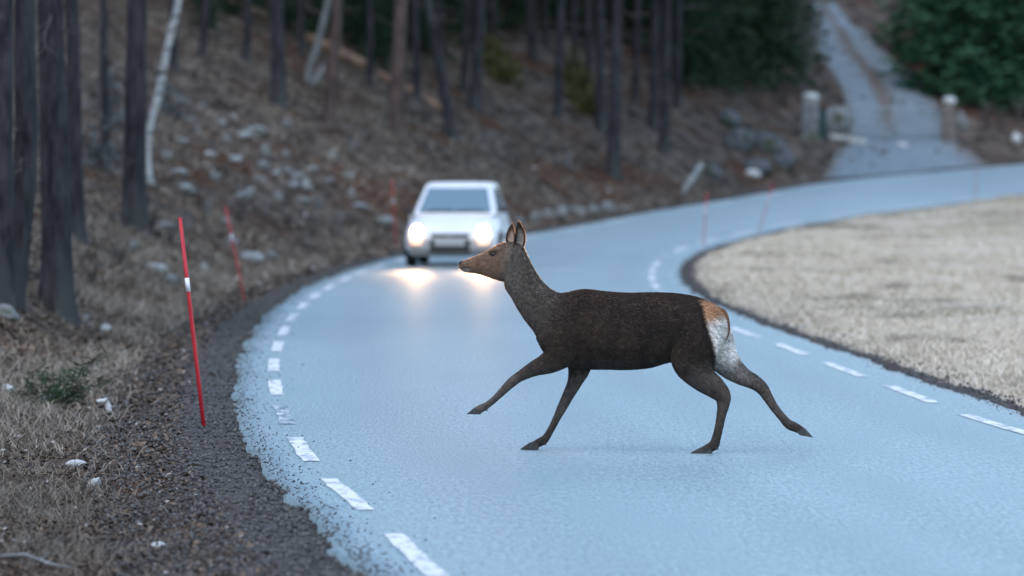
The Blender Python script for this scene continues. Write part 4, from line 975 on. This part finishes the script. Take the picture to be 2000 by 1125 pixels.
# litter flakes: needles, leaves, bits of bark
X, Y, rs = sample(150000, 25, 150, -.105, .03, 2); s = lookup(SL, X, Y); keep = (s > .5) & (s < 14); X, Y, s = X[keep], Y[keep], s[keep]; n = len(X)
Z = H(X, Y); a = rs.random(n)*2*PI; L_ = (.012+.025*rs.random(n))*np.clip(Y/45,.8,2.5); u = np.c_[np.cos(a), np.sin(a), .35*rs.normal(0,1,n)]*L_[:,None]; v = np.c_[-np.sin(a), np.cos(a), .45*rs.normal(0,1,n)]*(L_*(.25+.35*rs.random(n)))[:,None]
P = np.c_[X, Y, Z+.008+.012*rs.random(n)]; V = np.stack([P-u, P+v, P+u, P-v], 1).reshape(-1,3); t = rs.random(n)
col = mixcol(t**1.5, (.035,.027,.022), (.20,.145,.10)); pale = rs.random(n) < .02; col[pale] = (.40,.38,.35)
tag(link('leaf_litter', npmesh('leaf_litter', V, np.arange(n*4).reshape(-1,4), M['blade'], np.repeat(col, 4, axis=0))), 'brown needle and leaf litter on the verge and bank', 'leaf litter', kind='stuff')
# loose gravel along both edges of the asphalt
def gravel(name, P0, N0, o0, o1, n, seed, label):
    rs = np.random.default_rng(seed); s = np.r_[0, np.cumsum(np.linalg.norm(np.diff(P0, axis=0), axis=1))]
    ok = np.nonzero((P0[:,1] > 25) & (P0[:,1] < 135))[0]; sa, sb = s[ok[0]], s[ok[-1]]; q = sa+(sb-sa)*rs.random(n)**2.2; off = np.where(rs.random(n) < .12, o0*rs.exponential(.35, n), o1*rs.random(n)**1.3)
    X = np.interp(q, s, P0[:,0])+np.interp(q, s, N0[:,0])*off; Y = np.interp(q, s, P0[:,1])+np.interp(q, s, N0[:,1])*off
    Z = np.where(off < 0, z0(Y), H(X, Y)+.012); r = .004+.013*rs.random(n)**2; r = np.where(off < 0, r*.55, r)
    base = np.array([(1,0,0),(-1,0,0),(0,1,0),(0,-1,0),(0,0,1),(0,0,-.6)]); V = (np.c_[X, Y, Z+r*.3][:,None,:] + base[None]*(r[:,None,None]*(.7+.6*rs.random((n,6,1))))).reshape(-1,3)
    tri = np.array([(0,2,4),(2,1,4),(1,3,4),(3,0,4),(2,0,5),(1,2,5),(3,1,5),(0,3,5)]); Fc = (np.arange(n)[:,None,None]*6+tri[None]).reshape(-1,3)
    col = mixcol(rs.random(n), (.035,.033,.03), (.15,.142,.135))
    tag(link(name, npmesh(name, V, Fc, M['blade'], np.repeat(col, 6, axis=0))), label, 'gravel', kind='stuff')
gravel('loose_gravel', LD, LDN, -.30, 1.2, 42000, 31, 'loose dark gravel on the verge outside the bend')
gravel('loose_gravel', RS, -RSN, -.15, .55, 14000, 32, 'loose dark gravel along the edge of the dry field')
# dry field grass
X, Y, rs = sample(460000, 34, 160, .018, .150, 3); s = lookup(SR, X, Y); pn = fnoise(X*.5, Y*.3, 131)+.4*fnoise(X*2, Y*1.3, 134)
keep = (s > .38+.12*pn) & (rs.random(len(X)) < .35+.65*smooth(-.5,.4,pn)); X, Y, s, pn = X[keep], Y[keep], s[keep], pn[keep]; n = len(X)
h = (.035+.06*rs.random(n))*(1+.8*smooth(0,.6,pn)); w = (.0028+.0025*rs.random(n))*np.clip(Y/45,.9,2.6); t = rs.random(n)
col = mixcol(t, (.42,.36,.28), (.72,.64,.52)); gp = smooth(.25,.55,fnoise(X*.35+7, Y*.18, 141))[:,None]; col = col*(1-.4*gp)+np.array((.16,.17,.075))*.4*gp
dk = smooth(.2,.6,fnoise(X*.9+3, Y*.4, 151))[:,None]; col = col*(1-.5*dk)*(1-.3*smooth(112,135,Y)[:,None])
tag(link('field_grass', blades('field_grass', X, Y, h, w, .9+.9*rs.random(n), col, rs)), 'pale dry grass covering the field inside the bend', 'grass', kind='stuff')
